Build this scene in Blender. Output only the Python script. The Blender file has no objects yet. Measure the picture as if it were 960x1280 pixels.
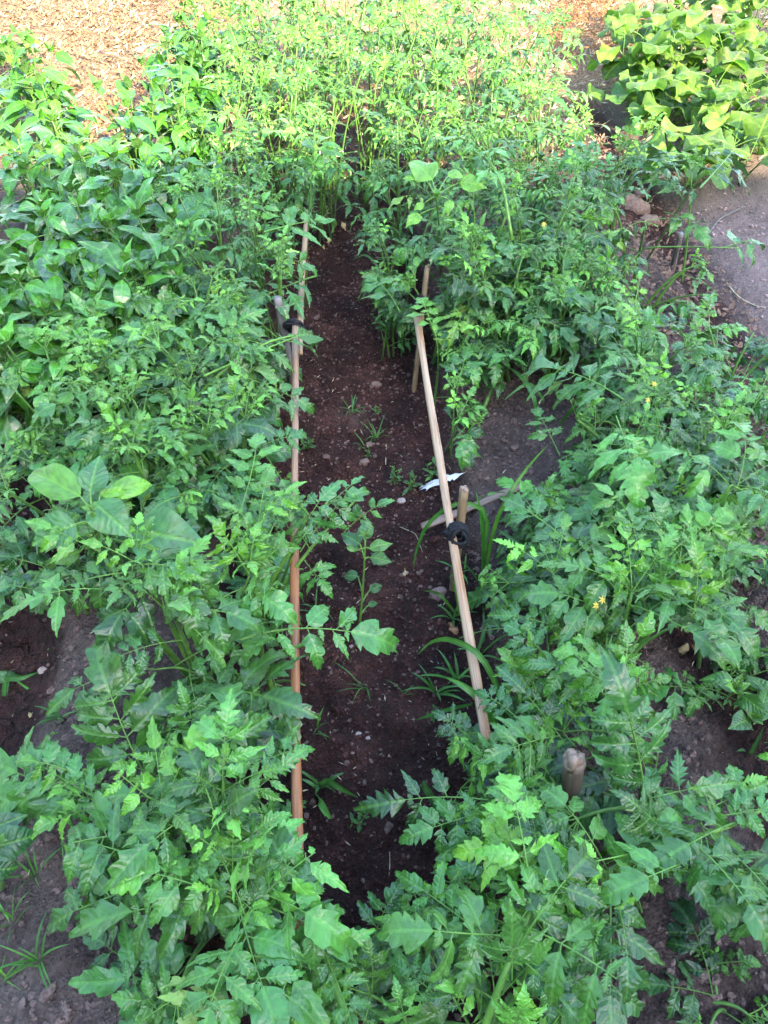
import bpy, math, random
import numpy as np
from mathutils import Vector, noise

R = math.radians
scene = bpy.context.scene
col = scene.collection

# ------------------------------------------------------------------ camera
PITCH, YAW, F, CAMH = 47.0, 3.55, 967.0, 1.5
cam_d = bpy.data.cameras.new('camera')
cam_d.sensor_fit = 'VERTICAL'; cam_d.sensor_height = 36.0; cam_d.lens = 36.0*F/1280.0
cam_d.clip_start = 0.02; cam_d.clip_end = 2000
cam = bpy.data.objects.new('camera', cam_d); col.objects.link(cam)
cam.location = (0, 0, CAMH); cam.rotation_euler = (R(90-PITCH), 0, R(-YAW))
scene.camera = cam
_p, _y = R(PITCH), R(YAW)
FWD = np.array([math.sin(_y)*math.cos(_p), math.cos(_y)*math.cos(_p), -math.sin(_p)])
RGT = np.array([math.cos(_y), -math.sin(_y), 0.0])
UPV = np.cross(RGT, FWD)
def W(px, py, z):
    """the point at height z that the photograph shows at pixel px, py"""
    d = FWD + RGT*((px-480)/F) + UPV*((640-py)/F)
    t = (z-CAMH)/d[2]
    return np.array([0, 0, CAMH]) + d*t

def proj(p):
    v = np.asarray(p, float) - np.array([0, 0, CAMH]); z = v.dot(FWD)
    if z < .05: return -9e3, -9e3
    return 480+F*v.dot(RGT)/z, 640-F*v.dot(UPV)/z
# where the photograph shows bare soil, path, rails or stakes: growth keeps off these spots (polygon, strength, least height)
GAPS = [
    ([(400, 285), (425, 250), (436, 300), (446, 345), (462, 400), (505, 465), (525, 550), (545, 640), (560, 745), (540, 850), (558, 900), (562, 960), (555, 1040), (530, 1090), (470, 1105), (400, 1090), (388, 1000), (388, 800), (385, 600), (380, 420), (390, 330)], .94, 0),
    ([(430, 130), (462, 130), (455, 240), (425, 240)], .3, 0), ([(826, 278), (864, 278), (858, 358), (822, 358)], .97, 0),
    ([(355, 690), (382, 690), (382, 872), (355, 872)], .97, .2), ([(355, 955), (385, 955), (385, 1098), (355, 1098)], .97, .2),
    ([(355, 425), (380, 425), (380, 600), (355, 600)], .9, .2), ([(372, 280), (392, 280), (382, 430), (366, 430)], .8, .2),
    ([(512, 398), (535, 398), (575, 600), (600, 740), (622, 918), (592, 918), (572, 740), (545, 600)], .98, 0.1),
    ([(562, 598), (592, 598), (592, 730), (562, 730)], .97, 0), ([(702, 934), (736, 934), (730, 982), (700, 982)], .98, .1),
    ([(328, 350), (372, 350), (388, 430), (342, 430)], .98, 0), ([(522, 326), (543, 326), (543, 355), (518, 392)], .9, 0.1),
    ([(0, 775), (90, 770), (190, 750), (245, 800), (235, 840), (150, 940), (60, 960), (0, 930)], .93, 0),
    ([(0, 1090), (60, 1030), (80, 1120), (65, 1180), (125, 1190), (125, 1280), (0, 1280)], .95, 0),
    ([(600, 620), (600, 540), (640, 465), (700, 470), (720, 520), (700, 560), (690, 590), (640, 625)], .9, 0),
    ([(800, 800), (860, 785), (905, 830), (945, 900), (935, 965), (870, 985), (825, 950), (835, 880)], .93, 0),
    ([(785, 1150), (845, 1125), (885, 1150), (960, 1230), (960, 1285), (790, 1285)], .93, 0),
    ([(885, 195), (965, 180), (965, 420), (905, 385), (870, 270)], .93, 0), ([(760, 240), (885, 230), (900, 370), (770, 370)], .2, 0),
    ([(60, -5), (200, -5), (190, 40), (165, 95), (60, 55)], .85, 0)]
GAPS = [(g, k, z, min(p[0] for p in g), max(p[0] for p in g), min(p[1] for p in g), max(p[1] for p in g)) for g, k, z in GAPS]
_fw, _rt, _up = [tuple(map(float, v)) for v in (FWD, RGT, UPV)]
FREE = [False]
def in_gap(p, rs, soft=1.0):
    if FREE[0]: return False
    a, b, c = float(p[0]), float(p[1]), float(p[2])-CAMH
    zz = a*_fw[0]+b*_fw[1]+c*_fw[2]
    if zz < .05: return False
    x = 480+F*(a*_rt[0]+b*_rt[1]+c*_rt[2])/zz; y = 640-F*(a*_up[0]+b*_up[1]+c*_up[2])/zz
    for g, k, z, x0, x1, y0, y1 in GAPS:
        if x < x0 or x > x1 or y < y0 or y > y1 or p[2] < z: continue
        ins = False; px_, py_ = g[-1]
        for qx, qy in g:
            if (qy > y) != (py_ > y) and x < (px_-qx)*(y-qy)/(py_-qy)+qx: ins = not ins
            px_, py_ = qx, qy
        if ins and rs.rand() < k*soft: return True
    return False

# ------------------------------------------------------------------ ground shape
def sstep(a, b, x):
    t = np.clip((x-a)/(b-a), 0, 1); return t*t*(3-2*t)
def ground_base(x, y):
    h = 0.10*np.exp(-((x+0.47)/0.2)**4) + 0.11*np.exp(-((x+1.5)/0.42)**4) \
      + 0.09*sstep(0.17, 0.36, x)*(1-sstep(1.05, 1.35, x)) - 0.05*np.exp(-((x-0.76)/0.10)**2)*(1-sstep(1.3, 1.8, y))
    h = h + 0.05*sstep(1.25, 1.5, x)
    edge = sstep(4.6, 5.4, y)
    return h*(1-edge) + 0.03*edge
_rg = np.random.RandomState(5)
_W = [(_rg.uniform(-1, 1, 2)*f, _rg.uniform(0, 6.28), a) for f, a in
      [(4, .012)]*4 + [(9, .008)]*5 + [(20, .006)]*7 + [(45, .0036)]*9 + [(90, .0024)]*10 + [(170, .0016)]*12]
def ground_h(x, y):
    x = np.asarray(x, float); y = np.asarray(y, float)
    h = ground_base(x, y)
    path = sstep(1.3, 1.5, x)
    for k, ph, a in _W:
        s = np.sin(k[0]*x + k[1]*y + ph)
        h = h + a*(s if abs(k[0])+abs(k[1]) < 20 else np.abs(s)-0.5)*(1-0.72*path)
    return h
def G(x, y): return float(ground_h(x, y))

# ------------------------------------------------------------------ materials
def new_mat(name):
    m = bpy.data.materials.new(name); m.use_nodes = True
    nt = m.node_tree; nt.nodes.clear()
    return m, nt
def N(nt, t, **kw):
    n = nt.nodes.new(t)
    for k, v in kw.items():
        if k == 'inp':
            for a, b in v.items(): n.inputs[a].default_value = b
        else: setattr(n, k, v)
    return n
def L(nt, a, b): nt.links.new(a, b)
def math_n(nt, op, a, b=None, c=None):
    n = N(nt, 'ShaderNodeMath', operation=op)
    for i, v in enumerate((a, b, c)):
        if v is None: continue
        if isinstance(v, (int, float)): n.inputs[i].default_value = v
        else: L(nt, v, n.inputs[i])
    return n.outputs[0]
def mixc(nt, f, a, b, blend='MIX'):
    n = N(nt, 'ShaderNodeMix', data_type='RGBA', blend_type=blend)
    if isinstance(f, (int, float)): n.inputs[0].default_value = f
    else: L(nt, f, n.inputs[0])
    for i, v in ((6, a), (7, b)):
        if isinstance(v, tuple): n.inputs[i].default_value = (*v, 1) if len(v) == 3 else v
        else: L(nt, v, n.inputs[i])
    return n.outputs[2]
def ramp(nt, f, stops):
    n = N(nt, 'ShaderNodeValToRGB')
    e = n.color_ramp.elements
    while len(e) < len(stops): e.new(0.5)
    for el, (p, c) in zip(e, stops):
        el.position = p; el.color = (*c, 1) if isinstance(c, tuple) else (c, c, c, 1)
    L(nt, f, n.inputs[0]); return n.outputs[0]

def leaf_material(name, mature, young, rough=0.42, spec=0.5, trans=0.3, veins=9.0, slant=0.55, vein_amt=0.35, bump=0.35):
    m, nt = new_mat(name)
    out = N(nt, 'ShaderNodeOutputMaterial')
    at = N(nt, 'ShaderNodeAttribute', attribute_name='tint')
    sep = N(nt, 'ShaderNodeSeparateColor'); L(nt, at.outputs['Color'], sep.inputs[0])
    bright, yel, dry = sep.outputs[0], sep.outputs[1], sep.outputs[2]
    uv = N(nt, 'ShaderNodeUVMap', uv_map='UVMap')
    sx = N(nt, 'ShaderNodeSeparateXYZ'); L(nt, uv.outputs[0], sx.inputs[0])
    av = math_n(nt, 'ABSOLUTE', sx.outputs[0])
    u = sx.outputs[1]
    uvn = N(nt, 'ShaderNodeTexNoise', inp={'Scale': 5.0, 'Detail': 1.0}); L(nt, uv.outputs[0], uvn.inputs[0])
    ph = math_n(nt, 'MULTIPLY', math_n(nt, 'SUBTRACT', u, math_n(nt, 'MULTIPLY', av, slant)), veins)
    ph = math_n(nt, 'ADD', ph, math_n(nt, 'MULTIPLY', uvn.outputs[0], 1.6))
    fr = math_n(nt, 'ABSOLUTE', math_n(nt, 'SUBTRACT', math_n(nt, 'FRACT', ph), 0.5))   # 0 mid-panel .. .5 vein
    side = N(nt, 'ShaderNodeMapRange', inp={1: 0.40, 2: 0.5, 3: 0.0, 4: 1.0}); L(nt, fr, side.inputs[0])
    mid = N(nt, 'ShaderNodeMapRange', inp={1: 0.035, 2: 0.012, 3: 0.0, 4: 1.0}); L(nt, av, mid.inputs[0])
    vein = math_n(nt, 'MAXIMUM', math_n(nt, 'MULTIPLY', side.outputs[0], 0.45), mid.outputs[0])
    geo = N(nt, 'ShaderNodeTexCoord')
    nz = N(nt, 'ShaderNodeTexNoise', inp={'Scale': 45.0, 'Detail': 3.0}); L(nt, geo.outputs['Object'], nz.inputs[0])
    nz2 = N(nt, 'ShaderNodeTexNoise', inp={'Scale': 400.0, 'Detail': 2.0}); L(nt, geo.outputs['Object'], nz2.inputs[0])
    base = mixc(nt, yel, mature, young)
    base = mixc(nt, dry, base, (0.33, 0.25, 0.10))
    base = mixc(nt, 1.0, base, ramp(nt, nz.outputs[0], [(0.3, 0.72), (0.7, 1.22)]), 'MULTIPLY')
    br = N(nt, 'ShaderNodeCombineColor')
    for i in range(3): L(nt, bright, br.inputs[i])
    base = mixc(nt, 1.0, base, br.outputs[0], 'MULTIPLY')
    base = mixc(nt, math_n(nt, 'MULTIPLY', vein, vein_amt), base, tuple(min(1, c*2.1+0.05) for c in young))
    # paler underside
    gm = N(nt, 'ShaderNodeNewGeometry')
    under = mixc(nt, gm.outputs['Backfacing'], base, mixc(nt, 0.35, base, (0.16, 0.25, 0.13)))
    hgt = math_n(nt, 'ADD', math_n(nt, 'MULTIPLY', fr, -1.2), math_n(nt, 'MULTIPLY', nz2.outputs[0], 0.5))
    hgt = math_n(nt, 'SUBTRACT', hgt, math_n(nt, 'MULTIPLY', mid.outputs[0], 0.6))
    bp = N(nt, 'ShaderNodeBump', inp={'Strength': bump, 'Distance': 0.004}); L(nt, hgt, bp.inputs['Height'])
    pr = N(nt, 'ShaderNodeBsdfPrincipled')
    pr.inputs['Specular IOR Level'].default_value = spec
    L(nt, ramp(nt, nz.outputs[0], [(0.3, rough-0.06), (0.7, rough+0.12)]), pr.inputs['Roughness'])
    L(nt, under, pr.inputs['Base Color']); L(nt, bp.outputs[0], pr.inputs['Normal'])
    pr.inputs['Sheen Weight'].default_value = 0.12; pr.inputs['Sheen Roughness'].default_value = 0.4
    tr = N(nt, 'ShaderNodeBsdfTranslucent')
    tc = mixc(nt, 1.0, under, (1.7, 2.0, 0.55), 'MULTIPLY')
    L(nt, tc, tr.inputs[0])
    mx = N(nt, 'ShaderNodeMixShader', inp={0: trans}); L(nt, pr.outputs[0], mx.inputs[1]); L(nt, tr.outputs[0], mx.inputs[2])
    L(nt, mx.outputs[0], out.inputs[0])
    return m
M_TOM = leaf_material('tomato_leaf', (0.025, 0.100, 0.022), (0.095, 0.26, 0.014), rough=.25, spec=.55, trans=.11, veins=7.0, slant=0.5, vein_amt=.13, bump=.32)
M_PEP = leaf_material('pepper_leaf', (0.022, 0.110, 0.014), (0.075, 0.26, 0.008), rough=0.22, spec=.75, trans=.14, veins=6.0, slant=0.3, vein_amt=0.18, bump=0.22)
M_CUC = leaf_material('cucumber_leaf', (0.026, 0.095, 0.024), (0.15, 0.26, 0.008), rough=0.5, veins=5.0, slant=0.3, vein_amt=0.4, bump=0.4, trans=0.35)
M_BRD = leaf_material('broad_leaf', (0.035, 0.140, 0.040), (0.13, 0.31, 0.01), rough=0.34, spec=.8, veins=7.0, slant=0.9, vein_amt=0.2, bump=0.5)
M_GRS = leaf_material('grass_blade', (0.028, 0.12, 0.028), (0.10, 0.26, 0.02), rough=0.45, veins=0.5, slant=0.0, vein_amt=0.3, bump=0.1)

def stem_material():
    m, nt = new_mat('green_stem')
    out = N(nt, 'ShaderNodeOutputMaterial'); pr = N(nt, 'ShaderNodeBsdfPrincipled')
    at = N(nt, 'ShaderNodeAttribute', attribute_name='tint')
    sep = N(nt, 'ShaderNodeSeparateColor'); L(nt, at.outputs['Color'], sep.inputs[0])
    tc = N(nt, 'ShaderNodeTexCoord')
    nz = N(nt, 'ShaderNodeTexNoise', inp={'Scale': 60.0, 'Detail': 3.0}); L(nt, tc.outputs['Object'], nz.inputs[0])
    b = mixc(nt, sep.outputs[1], (0.030, 0.09, 0.012), (0.11, 0.26, 0.025))
    b = mixc(nt, sep.outputs[2], b, (0.30, 0.24, 0.12))
    b = mixc(nt, 1.0, b, ramp(nt, nz.outputs[0], [(0.3, 0.75), (0.7, 1.25)]), 'MULTIPLY')
    L(nt, b, pr.inputs['Base Color']); pr.inputs['Roughness'].default_value = 0.45
    pr.inputs['Sheen Weight'].default_value = 0.08
    L(nt, pr.outputs[0], out.inputs[0]); return m
M_STEM = stem_material()

def simple_mat(name, c1, c2, scale=20, rough=0.8, bump=0.3, stretch=None, dist=0.004, detail=6, spec=0.3, coord='Object'):
    m, nt = new_mat(name)
    out = N(nt, 'ShaderNodeOutputMaterial'); pr = N(nt, 'ShaderNodeBsdfPrincipled')
    tc = N(nt, 'ShaderNodeTexCoord'); src = tc.outputs[coord]
    if stretch:
        mp = N(nt, 'ShaderNodeMapping'); mp.inputs['Scale'].default_value = stretch; L(nt, src, mp.inputs[0]); src = mp.outputs[0]
    nz = N(nt, 'ShaderNodeTexNoise', inp={'Scale': scale, 'Detail': detail, 'Roughness': 0.65}); L(nt, src, nz.inputs[0])
    L(nt, ramp(nt, nz.outputs[0], [(0.32, c1), (0.68, c2)]), pr.inputs['Base Color'])
    pr.inputs['Roughness'].default_value = rough; pr.inputs['Specular IOR Level'].default_value = spec
    bp = N(nt, 'ShaderNodeBump', inp={'Strength': bump, 'Distance': dist}); L(nt, nz.outputs[0], bp.inputs['Height'])
    L(nt, bp.outputs[0], pr.inputs['Normal']); L(nt, pr.outputs[0], out.inputs[0])
    return m
def wood_mat(name, c_pale, c_dark, c_red, redness=0.5, fade=None):
    """long grain runs along UV y"""
    m, nt = new_mat(name)
    out = N(nt, 'ShaderNodeOutputMaterial'); pr = N(nt, 'ShaderNodeBsdfPrincipled')
    uv = N(nt, 'ShaderNodeUVMap', uv_map='UVMap')
    mp = N(nt, 'ShaderNodeMapping'); mp.inputs['Scale'].default_value = (9, 5.0, 1); L(nt, uv.outputs[0], mp.inputs[0])
    nz = N(nt, 'ShaderNodeTexNoise', inp={'Scale': 1.0, 'Detail': 8.0, 'Roughness': 0.7}); L(nt, mp.outputs[0], nz.inputs[0])
    mp2 = N(nt, 'ShaderNodeMapping'); mp2.inputs['Scale'].default_value = (2.0, 3.5, 1); L(nt, uv.outputs[0], mp2.inputs[0])
    nz2 = N(nt, 'ShaderNodeTexNoise', inp={'Scale': 1.0, 'Detail': 3.0}); L(nt, mp2.outputs[0], nz2.inputs[0])
    b = mixc(nt, ramp(nt, nz2.outputs[0], [(0.62-redness*0.35, 0.0), (0.8-redness*0.3, 1.0)]), c_pale, c_red)
    if fade:    # the varnish is worn off toward the far end
        sp = N(nt, 'ShaderNodeSeparateXYZ'); L(nt, uv.outputs[0], sp.inputs[0])
        fd = N(nt, 'ShaderNodeMapRange', inp={1: fade[0], 2: fade[1], 3: 0.0, 4: 1.0})
        L(nt, math_n(nt, 'ADD', sp.outputs[1], math_n(nt, 'MULTIPLY', nz2.outputs[0], .25)), fd.inputs[0])
        b = mixc(nt, fd.outputs[0], b, c_pale)
    b = mixc(nt, ramp(nt, nz.outputs[0], [(0.48, 0.0), (0.64, 0.85)]), b, c_dark)
    mp3 = N(nt, 'ShaderNodeMapping'); mp3.inputs['Scale'].default_value = (3.0, 9.0, 1); L(nt, uv.outputs[0], mp3.inputs[0])
    kn = N(nt, 'ShaderNodeTexVoronoi', inp={'Scale': 1.0}); L(nt, mp3.outputs[0], kn.inputs[0])
    b = mixc(nt, ramp(nt, kn.outputs['Distance'], [(0.05, .8), (0.16, 0.0)]), b, c_dark)
    L(nt, b, pr.inputs['Base Color']); pr.inputs['Roughness'].default_value = 0.5
    bp = N(nt, 'ShaderNodeBump', inp={'Strength': 0.5, 'Distance': 0.002}); L(nt, nz.outputs[0], bp.inputs['Height'])
    L(nt, bp.outputs[0], pr.inputs['Normal']); L(nt, pr.outputs[0], out.inputs[0])
    return m
M_RAIL_RED = wood_mat('varnished_rail_wood', (0.34, 0.22, 0.14), (0.12, 0.045, 0.018), (0.33, 0.125, 0.04), 0.98, (.75, 1.15))
M_RAIL = wood_mat('split_pale_wood', (0.40, 0.28, 0.175), (0.15, 0.08, 0.035), (0.31, 0.15, 0.06), 0.45)
M_STAKE = wood_mat('weathered_stake_wood', (0.27, 0.20, 0.11), (0.07, 0.045, 0.025), (0.19, 0.13, 0.06), 0.5)
M_GREY = wood_mat('grey_old_wood', (0.20, 0.19, 0.18), (0.06, 0.055, 0.05), (0.15, 0.13, 0.11), 0.5)
M_BARK = wood_mat('brown_stake_wood', (0.20, 0.15, 0.11), (0.05, 0.035, 0.025), (0.14, 0.09, 0.06), 0.5)
M_BROKEN = wood_mat('broken_end_wood', (0.26, 0.18, 0.13), (0.09, 0.055, 0.04), (0.19, 0.12, 0.08), 0.4)
M_CORD = simple_mat('black_cord', (0.006, 0.006, 0.007), (0.018, 0.018, 0.02), 300, 0.85, 0.6)
M_STONE = simple_mat('stone', (0.22, 0.15, 0.12), (0.42, 0.33, 0.28), 60, 0.85, 0.5)
M_CLODROCK = simple_mat('clod', (0.10, 0.065, 0.05), (0.24, 0.17, 0.14), 80, 0.95, 0.8)
M_PALE = simple_mat('pale_stone', (0.26, 0.20, 0.17), (0.42, 0.35, 0.30), 60, 0.8, 0.3)
M_DRY = simple_mat('dry_leaf', (0.28, 0.19, 0.07), (0.50, 0.40, 0.20), 50, 0.7, 0.4)
M_DRYBR = simple_mat('dry_brown_leaf', (0.16, 0.07, 0.03), (0.36, 0.20, 0.10), 70, 0.8, 0.5)
M_STRAW = simple_mat('straw', (0.30, 0.25, 0.15), (0.60, 0.52, 0.36), 40, 0.7, 0.3)
M_FEATHER = simple_mat('feather_white', (0.62, 0.64, 0.66), (0.85, 0.86, 0.88), 80, 0.6, 0.3)
M_YEL = simple_mat('yellow_petal', (0.45, 0.33, 0.03), (0.6, 0.48, 0.08), 60, 0.5, 0.2)
M_PLASTIC = simple_mat('black_pipe', (0.012, 0.012, 0.014), (0.03, 0.03, 0.032), 30, 0.4, 0.1)

def soil_material(name, crumb=False):
    m, nt = new_mat(name)
    out = N(nt, 'ShaderNodeOutputMaterial'); pr = N(nt, 'ShaderNodeBsdfPrincipled')
    gp = N(nt, 'ShaderNodeNewGeometry')
    P = gp.outputs['Position']
    sx = N(nt, 'ShaderNodeSeparateXYZ'); L(nt, P, sx.inputs[0])
    at = N(nt, 'ShaderNodeAttribute', attribute_name='tint')
    sep = N(nt, 'ShaderNodeSeparateColor'); L(nt, at.outputs['Color'], sep.inputs[0])
    grey, path, dryl = sep.outputs[0], sep.outputs[1], sep.outputs[2]
    n1 = N(nt, 'ShaderNodeTexNoise', inp={'Scale': 7.0, 'Detail': 6.0, 'Roughness': 0.6}); L(nt, P, n1.inputs[0])
    n2 = N(nt, 'ShaderNodeTexNoise', inp={'Scale': 90.0, 'Detail': 5.0, 'Roughness': 0.7}); L(nt, P, n2.inputs[0])
    n3 = N(nt, 'ShaderNodeTexVoronoi', inp={'Scale': 170.0}); L(nt, P, n3.inputs[0])
    red = ramp(nt, n1.outputs[0], [(0.3, (0.012, 0.0054, 0.0044)), (0.5, (0.034, 0.0146, 0.0115)), (0.72, (0.082, 0.036, 0.027))])
    gry = ramp(nt, n1.outputs[0], [(0.3, (0.055, 0.038, 0.032)), (0.7, (0.165, 0.118, 0.099))])
    pth = ramp(nt, n1.outputs[0], [(0.3, (0.14, 0.100, 0.088)), (0.7, (0.23, 0.170, 0.152))])
    lit = ramp(nt, n2.outputs[0], [(0.35, (0.10, 0.05, 0.025)), (0.6, (0.30, 0.20, 0.12))])
    b = mixc(nt, grey, red, gry); b = mixc(nt, path, b, pth); b = mixc(nt, dryl, b, lit)
    b = mixc(nt, 1.0, b, ramp(nt, n2.outputs[0], [(0.3, 0.6), (0.7, 1.4)]), 'MULTIPLY')
    if crumb: b = mixc(nt, 1.0, b, (2.0, 1.95, 1.95), 'MULTIPLY')
    if not crumb:   # fine pale specks of grit
        sp = N(nt, 'ShaderNodeTexVoronoi', inp={'Scale': 130.0}); L(nt, P, sp.inputs[0])
        spm = ramp(nt, sp.outputs['Distance'], [(0.07, 1.0), (0.13, 0.0)])
        cs = N(nt, 'ShaderNodeSeparateColor'); L(nt, sp.outputs['Color'], cs.inputs[0])
        pick = ramp(nt, cs.outputs[0], [(0.82, 0.0), (0.86, 1.0)])
        b = mixc(nt, math_n(nt, 'MULTIPLY', spm, math_n(nt, 'MULTIPLY', pick, 0.55)), b, (0.42, 0.34, 0.30))
    L(nt, b, pr.inputs['Base Color']); pr.inputs['Roughness'].default_value = 0.9
    pr.inputs['Specular IOR Level'].default_value = 0.25
    h = math_n(nt, 'ADD', n2.outputs[0], math_n(nt, 'MULTIPLY', n3.outputs['Distance'], 0.6))
    if not crumb:
        wv = N(nt, 'ShaderNodeTexNoise', inp={'Scale': 12.0, 'Detail': 2.0}); L(nt, P, wv.inputs[0])
        pa = N(nt, 'ShaderNodeVectorMath', operation='SCALE', inp={3: 0.06}); L(nt, wv.outputs['Color'], pa.inputs[0])
        pb = N(nt, 'ShaderNodeVectorMath', operation='ADD'); L(nt, P, pb.inputs[0]); L(nt, pa.outputs[0], pb.inputs[1])
        cr = N(nt, 'ShaderNodeTexVoronoi', feature='DISTANCE_TO_EDGE', inp={'Scale': 16.0}); L(nt, pb.outputs[0], cr.inputs[0])
        crk = ramp(nt, cr.outputs['Distance'], [(0.0, 0.0), (0.035, 1.0)])
        side = ramp(nt, math_n(nt, 'MULTIPLY', sx.outputs[0], -1.0), [(0.60, 0.0), (0.72, 1.0)])
        side = math_n(nt, 'MULTIPLY', side, math_n(nt, 'SUBTRACT', 1.0, grey))
        cm = math_n(nt, 'MULTIPLY', math_n(nt, 'SUBTRACT', 1.0, crk), side)
        h = math_n(nt, 'SUBTRACT', h, math_n(nt, 'MULTIPLY', cm, 2.0))
    bp = N(nt, 'ShaderNodeBump', inp={'Strength': 1.0, 'Distance': 0.011}); L(nt, h, bp.inputs['Height'])
    L(nt, bp.outputs[0], pr.inputs['Normal']); L(nt, pr.outputs[0], out.inputs[0])
    return m
M_SOIL = soil_material('garden_soil'); M_CRUMB = soil_material('soil_crumb', True)

# ------------------------------------------------------------------ mesh builder
class MB:
    def __init__(s): s.v = []; s.f = []; s.t = []; s.uv = []; s.n = 0
    def add(s, v, faces, tint=(1, 0, 0), uv=None):
        v = np.asarray(v, float)
        s.v.append(v); s.f.append((np.asarray(faces, np.int64) + s.n)); s.n += len(v)
        t = np.asarray(tint, float)
        s.t.append(np.tile(t, (len(v), 1)) if t.ndim == 1 else t)
        s.uv.append(np.zeros((len(v), 2)) if uv is None else np.asarray(uv, float))
    def tube(s, pts, rad, sides=6, tint=(1, 0, 0), flat=1.0, cap=True, twist=0.0, power=2.0):
        pts = np.asarray(pts, float); n = len(pts)
        rad = np.full(n, rad) if np.isscalar(rad) else np.asarray(rad, float)
        T = np.gradient(pts, axis=0); T /= np.linalg.norm(T, axis=1)[:, None]+1e-12
        ref = np.array([0, 0, 1.0]) if abs(T[0][2]) < 0.9 else np.array([1.0, 0, 0])
        A = ref - T[0]*np.dot(ref, T[0]); A /= np.linalg.norm(A)
        V = []; U = []; acc = 0
        for i in range(n):
            A = A - T[i]*np.dot(A, T[i]); A /= np.linalg.norm(A)
            B = np.cross(T[i], A)
            if i: acc += np.linalg.norm(pts[i]-pts[i-1])
            for k in range(sides):
                a = 2*math.pi*k/sides + twist
                ca, sa = math.cos(a), math.sin(a)
                if power != 2.0:
                    q = (abs(ca)**power + abs(sa)**power)**(-1/power); ca *= q; sa *= q
                V.append(pts[i] + rad[i]*(A*ca*flat + B*sa)); U.append((k/sides, acc))
        Fq = []
        for i in range(n-1):
            for k in range(sides):
                a, b = i*sides+k, i*sides+(k+1) % sides
                Fq.append((a, b, b+sides, a+sides))
        if cap:
            for base, idx, d in ((0, 0, -1), ((n-1)*sides, n-1, 1)):
                V.append(pts[idx] + T[idx]*d*rad[idx]*0.35); U.append((0.5, acc*(idx > 0)))
                c = len(V)-1
                for k in range(sides):
                    a, b = base+k, base+(k+1) % sides
                    Fq.append((a, b, c, c) if d > 0 else (b, a, c, c))
        s.add(V, Fq, tint, U)
    def build(s, name, mat, parent=None, smooth=True):
        if not s.v: return None
        V = np.concatenate(s.v); Fc = np.concatenate(s.f); Tn = np.concatenate(s.t); UV = np.concatenate(s.uv)
        tri = Fc[:, 2] == Fc[:, 3]
        me = bpy.data.meshes.new(name)
        cnt = np.where(tri, 3, 4)
        starts = np.concatenate([[0], np.cumsum(cnt)[:-1]])
        keep = np.ones(Fc.shape, bool); keep[tri, 3] = False
        loops = Fc[keep]
        me.vertices.add(len(V)); me.vertices.foreach_set('co', V.astype(np.float32).ravel())
        me.loops.add(len(loops)); me.loops.foreach_set('vertex_index', loops.astype(np.int32))
        me.polygons.add(len(Fc)); me.polygons.foreach_set('loop_start', starts.astype(np.int32))
        me.polygons.foreach_set('use_smooth', np.full(len(Fc), smooth))
        uvl = me.uv_layers.new(name='UVMap'); uvl.data.foreach_set('uv', UV[loops].astype(np.float32).ravel())
        ca = me.color_attributes.new('tint', 'FLOAT_COLOR', 'POINT')
        ca.data.foreach_set('color', np.concatenate([Tn, np.ones((len(Tn), 1))], 1).astype(np.float32).ravel())
        me.update(calc_edges=True); me.validate()
        me.materials.append(mat)
        o = bpy.data.objects.new(name, me); col.objects.link(o)
        if parent is not None:
            o.parent = parent
            me.transform(__import__('mathutils').Matrix.Translation(-Vector(parent.location)))
        return o
def tag(o, label=None, cat=None, group=None, kind=None):
    if label: o['label'] = label
    if cat: o['category'] = cat
    if group: o['group'] = group
    if kind: o['kind'] = kind
    return o
def empty(name, loc, label, cat, group=None):
    o = bpy.data.objects.new(name, None); o.empty_display_size = 0.05; o.location = tuple(loc); col.objects.link(o)
    return tag(o, label, cat, group)

# ------------------------------------------------------------------ leaflet templates (x across, y along 0..1, z up)
def leaflet(n, outline, fold, curl, wave, rs, cols=(0, .5, 1), shift=0.05, teeth=None):
    vs = [-c for c in cols[::-1] if c > 0] + list(cols)
    P = []; UV = []
    ph = rs.uniform(0, 6.28, 4); y = z = 0.0; prev = None; tw = rs.uniform(-.25, .25)
    side_w = rs.uniform(.88, 1.12, 2)
    for i in range(n+1):
        u = i/n
        th = -curl*u*u + rs.uniform(-.03, .03) + 0.18*(1-u)
        if i: y += math.cos(th)/n; z += math.sin(th)/n
        for v in vs:
            w, f = outline(u, 0 if v < 0 else 1)
            w *= side_w[0 if v < 0 else 1]
            x = v*w
            yy = y + f*shift*abs(v)**2
            zz = z + fold*abs(x)*(1-0.35*abs(v)) + wave*abs(v)**1.5*math.sin(u*9+ph[0]+(2.1 if v > 0 else 0)) * w*1.3 - 0.35*abs(v)**3*w*curl*0.5
            zz += tw*x*u
            P.append((x, yy, zz)); UV.append((v*max(w, .04)*1.6 if False else x, u))
    c = len(vs); Fq = []
    for i in range(n):
        for k in range(c-1):
            a = i*c+k; Fq.append((a, a+1, a+1+c, a+c))
    return np.array(P), np.array(Fq), np.array(UV)
def tomato_outline(rs, n, lobes, width=0.33, depth=0.28):
    """irregular lobes that point to the tip, deepest near the base; every leaflet margin differs left and right"""
    ph = rs.uniform(0, .5, 2); am = rs.uniform(.25, 1.25, (2, 12))*depth; fq = rs.uniform(.85, 1.2, 2)
    pk = rs.uniform(.55, .68)
    def f(u, s):
        if u <= 0 or u >= 1: return 0.010, 0
        w = width*math.sin(math.pi*u**pk)**0.95*(1.15-0.55*u)
        v = u*lobes*fq[s]+ph[s]; q = v % 1; k = int(v) % 12
        tooth = q/.72 if q < .72 else (1-q)/.28
        w *= 1 - am[s][k]*(1-tooth)*(1.2-0.75*u) if u > .05 else .8
        return max(w, 0.008), tooth*min(1, am[s][k]*3)
    return f
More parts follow.
